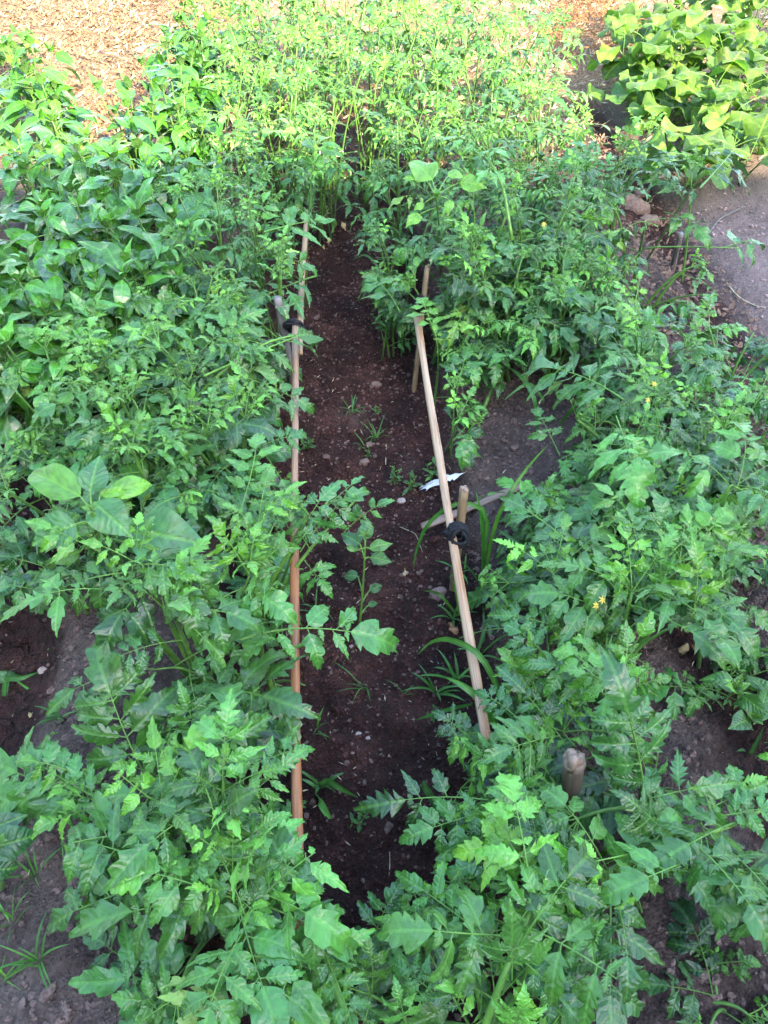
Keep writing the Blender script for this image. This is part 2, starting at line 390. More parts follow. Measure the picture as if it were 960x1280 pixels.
def ovate_outline(width=0.3, peak=0.62, tipp=1.0):
    def f(u, s):
        w = width*math.sin(math.pi*u**peak)**0.9*(1-0.3*u**3*tipp) if 0 < u < 1 else 0.01
        return max(w, 0.008), 0
    return f
def cuc_outline(rs):
    ph = rs.uniform(-.05, .05)
    def f(u, s):
        if u <= 0 or u >= 1: return 0.02, 0
        a = math.sin(math.pi*u**0.55)**0.5
        w = 0.56*a*(1+0.13*math.cos((u-.32+ph)*2*math.pi*2.6))*(1-0.35*u*u)
        return max(w, .02), math.sin(u*30)*.25
    return f
TPL = {}
def make_templates(kind, hi, lo, count, fn):
    for lod, n in (('hi', hi), ('lo', lo)):
        TPL[kind, lod] = [fn(np.random.RandomState(100+i), n, i, lod) for i in range(count)]
make_templates('tom', 18, 9, 14, lambda rs, n, i, lod: leaflet(n, tomato_outline(rs, n, rs.choice([3.6, 4.2, 4.8, 5.5]) if lod == 'hi' else 3.0, rs.uniform(.20, .29)*(1 if lod == 'hi' else .85), rs.uniform(.35, .75)),
               rs.uniform(0, .9), rs.uniform(.2, 2.0), rs.uniform(.08, .36), rs, (0, .5, 1) if lod == 'hi' else (0, 1), .07))
make_templates('pep', 10, 6, 8, lambda rs, n, i, lod: leaflet(n, ovate_outline(rs.uniform(.20, .27), .75),
               rs.uniform(.15, .6), rs.uniform(.2, 1.3), rs.uniform(.05, .22), rs, (0, .5, 1) if lod == 'hi' else (0, 1), 0))
make_templates('brd', 14, 7, 8, lambda rs, n, i, lod: leaflet(n, ovate_outline(rs.uniform(.27, .34), .62),
               rs.uniform(.1, .55), rs.uniform(.3, 1.3), rs.uniform(.1, .26), rs, (0, .35, .7, 1), 0))
make_templates('wee', 8, 5, 5, lambda rs, n, i, lod: leaflet(n, ovate_outline(rs.uniform(.2, .3), .8),
               rs.uniform(.1, .4), rs.uniform(.1, .8), .05, rs, (0, 1), 0))
make_templates('cuc', 14, 9, 8, lambda rs, n, i, lod: leaflet(n, cuc_outline(rs),
               rs.uniform(-.15, .2), rs.uniform(.2, 1.0), rs.uniform(.2, .42), rs, (0, .35, .7, 1), .06))

class Foliage:
    def __init__(s, kind, lod, rs): s.mask = False; s.k = kind; s.lod = lod; s.rs = rs; s.items = {}; s.mb = MB()
    def leaf(s, p, d, n, size, tint, wide=1.0, kind=None, tid=None):
        d = d/(np.linalg.norm(d)+1e-9)
        if s.mask and (in_gap(p+d*size*.5, s.rs) or in_gap(p+d*size*.9, s.rs)): return
        n = n - d*np.dot(n, d); nn = np.linalg.norm(n)
        n = n/nn if nn > 1e-6 else np.array([0, 0, 1.])
        x = np.cross(d, n)
        key = (kind or s.k, s.lod)
        t = s.rs.randint(len(TPL[key])) if tid is None else tid
        s.items.setdefault((key, t), []).append((p, np.array([x*size*wide, d*size, n*size]), tint))
    def flush(s):
        for (key, t), L_ in s.items.items():
            P, Fq, UV = TPL[key][t]
            Ps = np.array([a[0] for a in L_]); Ms = np.array([a[1] for a in L_]); Tn = np.array([a[2] for a in L_])
            V = np.einsum('pi,nij->npj', P, Ms) + Ps[:, None, :]
            k = len(P); off = (np.arange(len(L_))*k)[:, None, None]
            s.mb.add(V.reshape(-1, 3), (Fq[None]+off).reshape(-1, 4), np.repeat(Tn, k, 0), np.tile(UV, (len(L_), 1)))
        s.items = {}
Z = np.array([0, 0, 1.0])
def unit(v): return v/(np.linalg.norm(v)+1e-9)
def bez(p0, p1, p2, n):
    t = np.linspace(0, 1, n)[:, None]
    return (1-t)**2*p0 + 2*t*(1-t)*p1 + t*t*p2

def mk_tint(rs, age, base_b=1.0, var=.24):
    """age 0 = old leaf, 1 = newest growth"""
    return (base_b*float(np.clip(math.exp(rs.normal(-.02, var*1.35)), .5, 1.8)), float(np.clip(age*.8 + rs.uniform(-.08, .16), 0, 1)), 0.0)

def compound(fo, st, p0, p2, rs, width=1.0, age=.2, arch=.16, lod='hi', pairs=3, droop=.35, nrm=Z, term=1.0, bb=1.0, cap_=.112):
    """a tomato leaf: arched rachis from p0 to p2 that carries lobed leaflets"""
    p0 = np.asarray(p0, float); p2 = np.asarray(p2, float)
    if fo.mask and (in_gap(p2, rs) or in_gap(p0*.5+p2*.5, rs)): return
    Lr = np.linalg.norm(p2-p0)
    p1 = (p0+p2)/2 + Z*Lr*arch + rs.normal(0, .03, 3)*Lr
    seg = 7 if lod == 'hi' else 4
    C = bez(p0, p1, p2, seg)
    rr = np.linspace(.0024, .0011, seg)*min(1.4, max(.5, Lr/.2))
    st.tube(C, rr, 5 if lod == 'hi' else 3, (1, .5+.5*age, 0), cap=False)
    def at(t):
        a = (1-t)**2*p0 + 2*t*(1-t)*p1 + t*t*p2
        T = unit(2*(1-t)*(p1-p0) + 2*t*(p2-p1)); return a, T
    lf = min(Lr*.54*width, cap_)*rs.uniform(.82, 1.12)
    if pairs == 3 and age >= 0 and rs.rand() < .35 and width < 1.12: pairs = 2
    ts = {3: (.36, .62, .86), 2: (.45, .8), 4: (.28, .48, .68, .88)}[pairs]
    tone = mk_tint(rs, age, bb)
    if age < .3 and rs.rand() < .035: tone = (tone[0], .95, rs.uniform(.05, .55))
    for j, t in enumerate(ts):
        for sgn in (-1, 1):
            a, T = at(min(.97, t+rs.uniform(-.03, .03)))
            Nn = unit(nrm - T*np.dot(nrm, T)); S = np.cross(T, Nn)*sgn
            ang = rs.uniform(.9, 1.25)
            d = T*math.cos(ang) + S*math.sin(ang) - Z*droop*rs.uniform(.3, 1.3)
            sz = lf*(.80, 1.0, .9, .85)[j if pairs != 2 else j+1]*rs.uniform(.82, 1.12)
            st.tube([a, a+unit(d)*sz*.14], .0011*max(.6, lf/.08), 4 if lod == 'hi' else 3, (1, .6, 0), cap=False)
            fo.leaf(a+unit(d)*sz*.12, d, Nn+S*rs.uniform(-.5, .4)+rs.normal(0, .22, 3), sz,
                    (tone[0]*rs.uniform(.88, 1.12), np.clip(tone[1]+rs.uniform(-.06, .06), 0, 1), tone[2]))
            if rs.rand() < (.75 if lod == 'hi' else .3):   # the small leaflets between
                b, T2 = at(min(.95, t+.11)); d2 = T2*.35 + S - Z*.1
                fo.leaf(b, d2, Nn+rs.normal(0, .2, 3), sz*rs.uniform(.22, .4), tone, 1.3)
    a, T = at(1.0)
    fo.leaf(a-T*.002, T-Z*droop*.5, nrm+rs.normal(0, .12, 3), lf*1.15*term*rs.uniform(.92, 1.1), tone, 1.12)

def apex(fo, st, p, d, rs, size, lod):
    """cluster of small new leaves at a shoot tip"""
    for k in range(4):
        a = k*2.4+rs.uniform(0, 1); out = np.array([math.cos(a), math.sin(a), 0])
        dd = unit(d*.9 + out*rs.uniform(.5, 1.0)); Lr = size*rs.uniform(.45, 1.0)
        compound(fo, st, p, p+dd*Lr, rs, 1.0, rs.uniform(.7, 1.0), .1, 'lo' if lod == 'lo' else 'hi', 2, .5)

def flower(parent, p, d, size=.013):
    mb = MB(); rs = np.random.RandomState(int(abs(p[0]*9000+p[1]*777)) % 9999)
    d = unit(d); ref = unit(np.cross(d, Z+np.array([.01, 0, 0]))); r2 = np.cross(d, ref)
    for k in range(6):
        a = k*math.pi/3+rs.uniform(-.1, .1); o = ref*math.cos(a)+r2*math.sin(a); s = np.cross(d, o)
        tip = p + o*size*.62 - d*size*.15; m_ = p + o*size*.32 + d*size*.05
        mb.add([p-s*size*.04, p+s*size*.04, m_+s*size*.11, m_-s*size*.11, tip], [(0, 1, 2, 3), (3, 2, 4, 4)])
    mb.tube([p, p+d*size*.35], [size*.08, size*.03], 6)
    o = mb.build('flower', M_YEL, parent, True)
    return o

def tomato(px, py, zc, rad, seed, label, group, stems=5, lod='hi', leaf=.20, shift=(0, 0), heroes=(), hstems=(), flowers=(), dens=1.0, age=.18, bb=1.0, up=.5, base=None, lean=None, skip=()):
    """px,py,zc: crown centre and its height; rad: spread; the plant stands on the ground below"""
    rs = np.random.RandomState(seed)
    c = W(px, py, zc)
    if base is None: bx, by = c[0]+shift[0], c[1]+shift[1]
    else: b_ = W(base[0], base[1], .08); bx, by = b_[0], b_[1]
    for _ in range(6):
        if in_gap((bx, by, .15), rs): bx += .035*(1 if bx > .05 else -1)
    b = np.array([bx, by, G(bx, by)-.01])
    root = empty('tomato_plant', b, label, 'tomato plant', group)
    fo = Foliage('tom', lod, rs); st = MB(); fo.mask = True
    H = zc - b[2]; near = c[1] < .82
    if stems > 4: stems -= 1
    leaf *= 1.34 if near else 1.12 if c[1] < 1.8 else 1.0
    for s in range(stems):
        a = 2*math.pi*(s+rs.uniform(-.3, .3))/max(stems, 1) + seed
        r = rad*rs.uniform(.35, 1.0)
        tip = np.array([c[0]+math.cos(a)*r, c[1]+math.sin(a)*r, b[2]+H*rs.uniform(.55, 1.12)])
        for _ in range(3):
            if in_gap(tip, rs): tip[:2] = c[:2]*.55+tip[:2]*.45
        mid = b*.5+tip*.5; mid[2] = b[2]+H*rs.uniform(.45, .8); mid[:2] = b[:2]*.6+tip[:2]*.4
        n = 9 if lod == 'hi' else 6
        bj = b+np.array([rs.uniform(-.035, .035), rs.uniform(-.035, .035), 0])*(1 if lod == 'lo' or base is None else .7)
        C = bez(bj, mid, tip, n)
        if s and (in_gap(C[2], rs, .9) or in_gap(C[3], rs, .8)): continue
        thick = (.0060 if lod == 'hi' else .0036)*min(1, max(.5, rad/.14))
        st.tube(C, np.linspace(thick, .0022, n)*rs.uniform(.8, 1.1), 7 if lod == 'hi' else 4, (1, .45, 0))
        nl = int(round((2.3+2.3*(c[1] > 1.0)+1.8*(c[1] > 1.6) if lod == 'hi' else 6.4)*dens))
        for k in range(nl):
            t0 = .28 if c[1] < .9 else .10
            t = t0 + (.98-t0)*(k+rs.uniform(-.3, .3))/max(nl-1, 1); t = min(max(t, .15), .99)
            i = int(t*(n-1)*.999); p = C[i]*(1-(t*(n-1)-i)) + C[i+1]*(t*(n-1)-i)
            T = unit(C[i+1]-C[i])
            ph = k*2.4 + s*1.3 + rs.uniform(-.4, .4)
            out = np.array([math.cos(ph), math.sin(ph), 0]); out = unit(out + .6*unit(np.array([p[0]-b[0], p[1]-b[1], 0])+1e-6))
            d = unit(out + Z*(up*rs.uniform(.2, 1.3)) + T*.25)
            Lr = leaf*rs.uniform(.72, 1.12)*(1-.55*max(0, t-.6)/.4)
            end = p + d*Lr; end[2] -= Lr*.40*rs.uniform(0, 1.3)
            end[2] = max(end[2], G(end[0], end[1])+.03)
            if in_gap(end, rs) or in_gap(p*.4+end*.6, rs): continue
            compound(fo, st, p, end, rs, rs.uniform(.85, 1.1)*(1.14 if near else 1), age*(.5+.8*t)+(.35 if t > .85 else 0), rs.uniform(.1, .3), lod, 3, rs.uniform(.1, 1.0), bb=bb)
        if not in_gap(tip, rs): apex(fo, st, tip, unit(C[-1]-C[-2]), rs, leaf*.42, lod)
    for hs in hstems:       # stems that the photo shows: [(px,py,z), ...], radius
        pts = [W(*q) for q in hs[0]]
        P = [pts[0]]
        for i in range(len(pts)-1):
            a, q = pts[i], pts[i+1]
            for k in range(1, 5): P.append(a+(q-a)*k/4)
        P = np.array(P)
        for _ in range(2): P[1:-1] = (P[:-2]+2*P[1:-1]+P[2:])/4
        r0 = hs[1]
        st.tube(P, np.linspace(r0, r0*.45, len(P)), 8, (1.0, hs[2] if len(hs) > 2 else .6, 0))
        apex(fo, st, P[-1], unit(P[-1]-P[-2]), rs, leaf*.5, lod)
        for q in range(4):
            i = int(len(P)*(.5+.12*q)); a = q*2.4+seed; o = np.array([math.cos(a), math.sin(a), .5])
            e = P[i]+unit(o)*leaf*.62
            if not in_gap(e, rs): compound(fo, st, P[i], e, rs, 1.05, age+.15, .2, 'hi', 3, .6, bb=bb)
    fo.mask = False
    for h in heroes:        # leaves that the photo shows: start, tip of the rachis, width
        up_ = .035 if near else .01
        p0 = W(h[0][0], h[0][1], h[0][2]+up_*.4); p2 = W(h[1][0], h[1][1], h[1][2]+up_); w = h[2] if len(h) > 2 else 1.0
        ag = h[3] if len(h) > 3 else .2
        opt = h[4] if len(h) > 4 else {}
        compound(fo, st, p0, p2, rs, w, ag, opt.get('arch', .08), 'hi', opt.get('pairs', 3), opt.get('droop', .25),
                 unit(Z+np.array(opt.get('n', (0, -.35, 0)))), opt.get('term', 1.0), bb*1.08, .128)
    fo.flush()
    fo.mb.build('foliage', M_TOM, root); st.build('stem', M_STEM, root)
    for f in flowers: flower(root, W(*f), unit(np.array([rs.uniform(-.4, .4), -.6, .8])))
    return root

def simple_plant(kind, name, cat, mat, px, py, zc, rad, seed, label, group, leaf=.1, stems=6, per=8, lod='hi', petiole=.25, base=None, age=.3, bb=1.0, wide=1.0, upn=.4, tuft=True, droop=.5):
    rs = np.random.RandomState(seed)
    c = W(px, py, zc)
    if base is None: bx, by = c[0], c[1]
    else: b_ = W(base[0], base[1], .05); bx, by = b_[0], b_[1]
    b = np.array([bx, by, G(bx, by)-.008]); H = zc-b[2]
    root = empty(name, b, label, cat, group)
    fo = Foliage(kind, lod, rs); st = MB()
    for s in range(stems):
        a = 2*math.pi*s/stems + rs.uniform(-.4, .4) + seed
        r = rad*rs.uniform(.2, 1.0) if stems > 1 else 0
        tip = np.array([c[0]+math.cos(a)*r, c[1]+math.sin(a)*r, b[2]+H*rs.uniform(.65, 1.0)])
        mid = b*.5+tip*.5; mid[:2] = b[:2]*.7+tip[:2]*.3
        C = bez(b, mid, tip, 7)
        st.tube(C, np.linspace(.005, .0022, 7)*(H/.4)**.5, 6 if lod == 'hi' else 4, (1, .4, 0))
        for k in range(per):
            t = .35+.65*(k+rs.uniform(-.2, .2))/max(per-1, 1); t = min(max(t, .1), .99)
            i = int(t*6*.999); p = C[i]*(1-(t*6-i))+C[i+1]*(t*6-i)
            ph = k*2.4+s*1.7+rs.uniform(-.3, .3); out = np.array([math.cos(ph), math.sin(ph), 0])
            d = unit(out + Z*rs.uniform(.0, .9)*upn*2)
            sz = leaf*rs.uniform(.65, 1.15)*(1-.35*max(0, t-.7)/.3)
            if leaf > .07 and in_gap(p+d*sz*.8, rs): continue
            pl = sz*petiole*rs.uniform(.7, 1.4)
            st.tube([p, p+d*pl*.5+Z*pl*.05, p+d*pl], .0013*(leaf/.1)**.5, 4 if lod == 'hi' else 3, (1, .6, 0), cap=False)
            fo.leaf(p+d*pl, d-Z*rs.uniform(0, droop), Z+rs.normal(0, .22, 3), sz, mk_tint(rs, age*(t*1.3), bb, .2), wide*rs.uniform(.9, 1.1))
        if tuft:
            for k in range(5):
                ph = k*2.4; out = np.array([math.cos(ph), math.sin(ph), 0])
                fo.leaf(C[-1], out+Z*1.6, Z+rs.normal(0, .2, 3)-out*.5, leaf*rs.uniform(.25, .5), mk_tint(rs, .7, bb), wide)
    fo.flush(); fo.mb.build('foliage', mat, root); st.build('stem', M_STEM, root)
    return root

def blade(mb, p0, d, length, w, bend, rs, tint, n=9):
    """a grass blade arching over"""
    d = unit(d); h = unit(np.array([d[0], d[1], 0])+1e-6); s = unit(np.cross(d, Z+1e-6))
    el = math.asin(np.clip(d[2], -1, 1)); p = np.array(p0, float); V = []; UVs = []
    for i in range(n+1):
        u = i/n; ww = w*(math.sin(math.pi*min(1, .25+.75*u)**1.0)**.8 if u < 1 else .02)*(1 if u > .0 else .8)
        dirv = h*math.cos(el)+Z*math.sin(el); nrm = np.cross(s, dirv)
        for v in (-1, 0, 1):
            V.append(p + s*v*ww*.5 + nrm*(abs(v)*ww*.16)); UVs.append((v*.3, u))
        p = p+dirv*length/n; el -= bend/n*(.4+1.2*u)
    Fq = []
    for i in range(n):
        for k in range(2):
            a = i*3+k; Fq.append((a, a+1, a+4, a+3))
    mb.add(V, Fq, tint, UVs)
def grass_tuft(px, py, seed, label, group, blades=7, length=.14, width=.006, z=0.02, hero=(), bend=1.4, age=.25, name='grass_tuft', cat='grass tuft'):
    rs = np.random.RandomState(seed); c = W(px, py, z); b = np.array([c[0], c[1], G(c[0], c[1])-.004])
    root = empty(name, b, label, cat, group); mb = MB()
    for k in range(blades):
        a = rs.uniform(0, 6.28); d = np.array([math.cos(a), math.sin(a), rs.uniform(.8, 2.4)])
        blade(mb, b+rs.normal(0, .004, 3)*[1, 1, 0], d, length*rs.uniform(.5, 1.15), width*rs.uniform(.7, 1.2), bend*rs.uniform(.4, 1.3), rs, mk_tint(rs, age))
    for h in hero:          # blades the photo shows: pixel points with height, width
        pts = np.array([W(*q) for q in h[0]])
        tt = np.linspace(0, len(pts)-1, 15); P = []
        for t in tt:
            i = min(int(t), len(pts)-2); f = t-i
            pm = pts[max(i-1, 0)]; pn = pts[min(i+2, len(pts)-1)]
            P.append(.5*((2*pts[i])+(-pm+pts[i+1])*f+(2*pm-5*pts[i]+4*pts[i+1]-pn)*f*f+(-pm+3*pts[i]-3*pts[i+1]+pn)*f**3))
        P = np.array(P); T = np.gradient(P, axis=0); V = []; U = []
        for i, p in enumerate(P):
            u = i/(len(P)-1); t_ = unit(T[i]); s = unit(np.cross(t_, unit(np.array([0, -.75, .65])))); nn = np.cross(s, t_)
            ww = h[1]*(.55+.45*math.sin(math.pi*min(u*1.1, 1)) if u < .55 else max(.03, 1-((u-.55)/.45)**1.6))
            for v in (-1, 0, 1): V.append(p+s*v*ww*.5+nn*abs(v)*ww*.15); U.append((v*.3, u))
        Fq = [(i*3+k, i*3+k+1, i*3+k+4, i*3+k+3) for i in range(len(P)-1) for k in range(2)]
        mb.add(V, Fq, mk_tint(rs, h[2] if len(h) > 2 else .2), U)
    mb.build('foliage', M_GRS, root)
    return root

# ------------------------------------------------------------------ ground
def axis(lo, hi, step, far):
    a = list(np.arange(lo, hi+1e-9, step)); s = step; x = hi
    while x < far: s *= 1.28; x += s; a.append(x)
    s = step; x = lo; b = []
    while x > -far: s *= 1.28; x -= s; b.append(x)
    return np.array(b[::-1]+a)
gx = axis(-1.3, 1.75, .009, 300); gy = axis(.1, 2.9, .010, 300)
def build_ground():
    mb = MB()
    X, Y = np.meshgrid(gx, gy); Hh = ground_h(X, Y)
    far = sstep(8, 14, np.hypot(X, Y)); Hh = (Hh+np.random.RandomState(8).normal(0, .0016, Hh.shape))*(1-far)
    rs = np.random.RandomState(3)
    nx, ny = len(gx), len(gy)
    gb = ground_base(X, Y)
    lump = sum(np.sin(k[0]*X*1.0+k[1]*Y*1.0+ph) for k, ph, a in _W[4:12])/4
    grey = sstep(.045, .09, gb + lump*.015)*(1-.5*(sstep(-1.9, -1.3, -X)*0))
    grey = np.maximum(grey, .55*sstep(.6, 1.3, lump)*(np.abs(X-.05) < .16))
    path = sstep(1.28, 1.42, X+lump*.03)*(1-sstep(4.1, 4.5, Y))
    dry = sstep(3.3, 3.8, Y)*sstep(-.3, -.9, X) + sstep(4.0, 4.4, Y)
    dry = np.clip(dry, 0, 1)
    T = np.stack([grey, path, dry], -1).reshape(-1, 3)
    V = np.stack([X, Y, Hh], -1).reshape(-1, 3)
    i = np.arange(nx-1)[None, :]; j = np.arange(ny-1)[:, None]
    a = (j*nx+i).reshape(-1); Fq = np.stack([a, a+1, a+1+nx, a+nx], -1)
    mb.add(V, Fq, T)
    o = mb.build('ground', M_SOIL); tag(o, kind='structure', label='dark reddish garden soil with ridges, furrows and a grey trodden path')
build_ground()

# crumbs of soil: small angular chunks
def chunk_shapes(n, rs):
    out = []
    ico = [(0, 0, 1), (.894, 0, .447), (.276, .851, .447), (-.724, .526, .447), (-.724, -.526, .447), (.276, -.851, .447),
           (.724, .526, -.447), (-.276, .851, -.447), (-.894, 0, -.447), (-.276, -.851, -.447), (.724, -.526, -.447), (0, 0, -1)]
    fc = [(0, 1, 2), (0, 2, 3), (0, 3, 4), (0, 4, 5), (0, 5, 1), (1, 6, 2), (2, 7, 3), (3, 8, 4), (4, 9, 5), (5, 10, 1), (6, 7, 2), (7, 8, 3), (8, 9, 4), (9, 10, 5), (10, 6, 1), (11, 7, 6), (11, 8, 7), (11, 9, 8), (11, 10, 9), (11, 6, 10)]
    Fq = np.array([(a, b, c, c) for a, b, c in fc])
    for _ in range(n):
        v = np.array(ico)*rs.uniform(.65, 1.2, (12, 1))*rs.uniform(.6, 1.2, 3)
        out.append((v, Fq))
    return out
def scatter_chunks(name, mat, count, sampler, size, seed, label):
    rs = np.random.RandomState(seed); sh = chunk_shapes(8, rs); mb = MB()
    pts = sampler(rs, count); sz = size(rs, len(pts)); z = ground_h(pts[:, 0], pts[:, 1])
    which = rs.randint(0, 8, len(pts)); ang = rs.uniform(0, 6.28, len(pts))
    gb = ground_base(pts[:, 0], pts[:, 1])
    for w in range(8):
        I = np.where(which == w)[0]; v, Fq = sh[w]
        c, s = np.cos(ang[I]), np.sin(ang[I])
        X = v[None, :, 0]*c[:, None]-v[None, :, 1]*s[:, None]; Y = v[None, :, 0]*s[:, None]+v[None, :, 1]*c[:, None]
        V = np.stack([X*sz[I][:, None]+pts[I][:, 0:1], Y*sz[I][:, None]+pts[I][:, 1:2], v[None, :, 2]*sz[I][:, None]*.75+(z[I]+sz[I]*.25)[:, None]], -1)
        off = (np.arange(len(I))*12)[:, None, None]
        gr = np.clip(sstep(.04, .085, gb[I])*.85 + (rs.rand(len(I)) < .22)*.7, 0, 1)
        ptm = sstep(1.28, 1.42, pts[I][:, 0])
        dr = np.clip(sstep(3.3, 3.8, pts[I][:, 1])*sstep(-.3, -.9, pts[I][:, 0]) + sstep(4.0, 4.4, pts[I][:, 1]), 0, 1)
        T = np.repeat(np.stack([gr, ptm, dr], -1), 12, 0)
        mb.add(V.reshape(-1, 3), (Fq[None]+off).reshape(-1, 4), T)
    o = mb.build(name, mat, smooth=False); tag(o, label, None, None, 'stuff'); return o
def samp(rs, n):
    a = np.stack([rs.uniform(-1.2, 1.7, n), rs.uniform(.2, 3.6, n)**1.0], -1)
    dens = .25 + .75*sstep(.04, .09, ground_base(a[:, 0], a[:, 1]))*(a[:, 0] < 1.35) + .45*(np.abs(a[:, 0]-.05) < .17)*(a[:, 1] > .9)
    clump = .5+.5*np.sin(a[:, 0]*11+np.sin(a[:, 1]*7)*2)*np.sin(a[:, 1]*9+1)
    return a[rs.rand(n) < dens*(.45+.55*clump)]
scatter_chunks('soil_crumbs', M_CRUMB, 60000, samp, lambda r, n: .0018+.0065*r.rand(n)**2.6, 11, 'fine crumbs of dry soil strewn over the ridges and the trench')
scatter_chunks('soil_clods_rubble', M_CRUMB, 1500, samp, lambda r, n: .007+.009*r.rand(n)**2, 12, 'lumps of broken soil lying in the trench and on the ridges')

scatter_chunks('trench_crumbs', M_CRUMB, 22000, lambda rs, n: np.stack([rs.uniform(-.2, .3, n), .35+2.6*rs.rand(n)**.8], -1)[rs.rand(n) < .9], lambda r, n: .0014+.005*r.rand(n)**2.8, 14, 'reddish crumbs of soil covering the bottom of the trench')

# ------------------------------------------------------------------ wooden rails, stakes and cords
def stick(name, cat, label, pts, r, mat, group=None, sides=8, power=3.2, taper=1.0, seed=0, flat=1.0, wob=.0012, twist=math.pi/4, parent=None, n=22):
    rs = np.random.RandomState(seed)
    pts = np.array(pts); seg = np.linspace(0, len(pts)-1, n); P = []
    for t in seg:
        i = min(int(t), len(pts)-2); P.append(pts[i]+(pts[i+1]-pts[i])*(t-i))
    P = np.array(P); k = np.array([1, 2, 1])/4
    for _ in range(3): P[1:-1] = (P[:-2]+2*P[1:-1]+P[2:])/4
    ph = rs.uniform(0, 6, 3)
    P[:, 0] += wob*np.sin(seg*2.3+ph[0])*1.5; P[:, 2] += wob*np.sin(seg*3.1+ph[1])
    rad = r*np.linspace(1, taper, n)*(1+.06*np.sin(seg*5+ph[2])+rs.uniform(-.03, .03, n))
    mb = MB(); mb.tube(P, rad, sides, power=power, flat=flat, twist=twist)
    V = mb.v[0]; V += rs.normal(0, r*.03, V.shape)
    o = mb.build(name, mat, parent)
    if not parent: tag(o, label, cat, group)
    return o
stick('garden_rail', 'rail', 'long reddish brown wooden rail beside the trench, nearest to the viewer',
      [W(373, 1165, .265), W(371, 900, .275), W(367, 640, .29), W(369, 402, .305)], .0088, M_RAIL_RED, 'wooden rails beside the trench', seed=1, power=2.6)
stick('garden_rail', 'rail', 'shorter pale wooden rail tied behind the grey stake, running back into the far foliage',
      [W(374, 442, .285), W(378, 350, .30), W(383, 272, .315)], .0088, M_RAIL, 'wooden rails beside the trench', seed=2, power=2.6)
stick('garden_rail', 'rail', 'pale split wooden rail slanting along the trench, tied with thick black cord',
      [W(522, 398, .31), W(541, 520, .30), W(565, 680, .29), W(609, 925, .27)], .0094, M_RAIL, 'wooden rails beside the trench', seed=3, power=5, flat=.75)
def stake(label, top, z_top, r, mat, low=None, seed=0, group='wooden stakes holding the rails', broken=True, power=3.0, taper=1.05):
    """top pixel at height z_top; low = (px,py,z) a lower point of its axis, else upright"""
    p = W(top[0], top[1], z_top)
    if low is None: q = np.array([p[0], p[1], -.05])
    else:
        l = W(*low); d = (l-p); q = p + d*((p[2]+.05)/max(1e-6, p[2]-l[2]))
    g = G(q[0], q[1])-.05; q = p+(q-p)*((p[2]-g)/(p[2]-q[2]))
    rs = np.random.RandomState(seed)
    mb = MB(); n = 16; P = np.array([q+(p-q)*i/(n-1) for i in range(n)])
    mb.tube(P, r*np.linspace(taper, 1, n)*(1+rs.uniform(-.05, .05, n)), 12, power=power, cap=True)
    V = mb.v[0]; body = V.copy(); V += rs.normal(0, r*.035, V.shape)
    root = mb.build('wooden_stake', mat); tag(root, label, 'stake', group)
    if broken:
        mb = MB()
        for k in range(3):
            a = k*2.1+seed; o = np.array([math.cos(a), math.sin(a), 0])*r*.45
            h = r*rs.uniform(.5, 1.4)
            mb.tube([p+o-Z*r*.8, p+o*1.02+Z*h*.6, p+o*.95+Z*h], [r*.62, r*.55, r*.36], 7, power=3.2, twist=a)
            mb.v[-1] += rs.normal(0, r*.06, mb.v[-1].shape)
        e = mb.build('broken_end', M_BROKEN); e.parent = root
    return root
stake('short pale stake with a snapped top tied to the slanting rail by black cord', (580, 612), .35, .0095, M_STAKE, seed=1)
stake('thick bark-stripped stake with a split broken top standing among the near leaves', (718, 950), .37, .0165, M_BARK, low=(714, 985, .26), seed=2, taper=.85)
stake('grey leaning stake with a flat sawn top tied to the two rails', (347, 372), .37, .0105, M_GREY, low=(354, 410, .275), seed=3, broken=False, power=6)
stake('small brown stake half hidden in the foliage at the far end of the slanting rail', (534, 334), .36, .0075, M_STAKE, low=(531, 362, .30), seed=4)
stake('dark grey stake leaning in the open ground beside the grey path', (851, 292), .22, .009, M_GREY, low=(838, 345, .02), seed=5, broken=False, power=5)
def cord(label, cx, cy, cz, axis_dir, r, coils, seed, spread=.02, sq=1.0):
    rs = np.random.RandomState(seed); c = W(cx, cy, cz); a = unit(np.array(axis_dir, float)); mb = MB()
    e1 = unit(np.cross(a, [.2, .3, 1])); e2 = np.cross(a, e1)
    n = coils*14; P = []
    for i in range(n):
        t = i/14*2*math.pi; h = (i/n-.5)*spread + math.sin(t*.7+seed)*.003
        rr = r*(1+.08*math.sin(t*2.3)+rs.uniform(-.04, .04))
        P.append(c + e1*math.cos(t)*rr*sq + e2*math.sin(t)*rr + a*h)
    mb.tube(P, .0034, 6)
    for k in range(coils*2):   # the knot itself: loops wound over one another
        b1 = unit(rs.normal(0, 1, 3)+a*.8); b2 = unit(np.cross(b1, rs.normal(0, 1, 3)))
        b3 = np.cross(b1, b2); rr = r*rs.uniform(.55, .95); cc = c + a*rs.uniform(-.5, .5)*spread
        mb.tube([cc+b2*math.cos(t)*rr+b3*math.sin(t)*rr for t in np.linspace(0, 5.4, 12)], .0036, 5)
    for k in range(2):   # loose ends
        q = P[0 if k else -1]; d = unit(rs.normal(0, 1, 3)+np.array([0, -.4, -.6]))
        mb.tube([q, q+d*.014, q+d*.022+np.array([0, 0, -.012])], .0022, 5)
    mb.tube([c+e1*r*.9+a*.008, c+e1*r*1.3, c+e1*r*.9-a*.008], [.005, .008, .005], 6)
    mb.tube([c-e2*r*1.1, c+e1*r*1.2+a*.004, c+e2*r*1.0-a*.006, c-e1*r*1.1], [.004, .005, .005, .003], 6)
    return tag(mb.build('cord_knot', M_CORD), label, 'cord', 'black cord knots on the rails')
rdir = unit(W(565, 680, .29)-W(541, 520, .30))
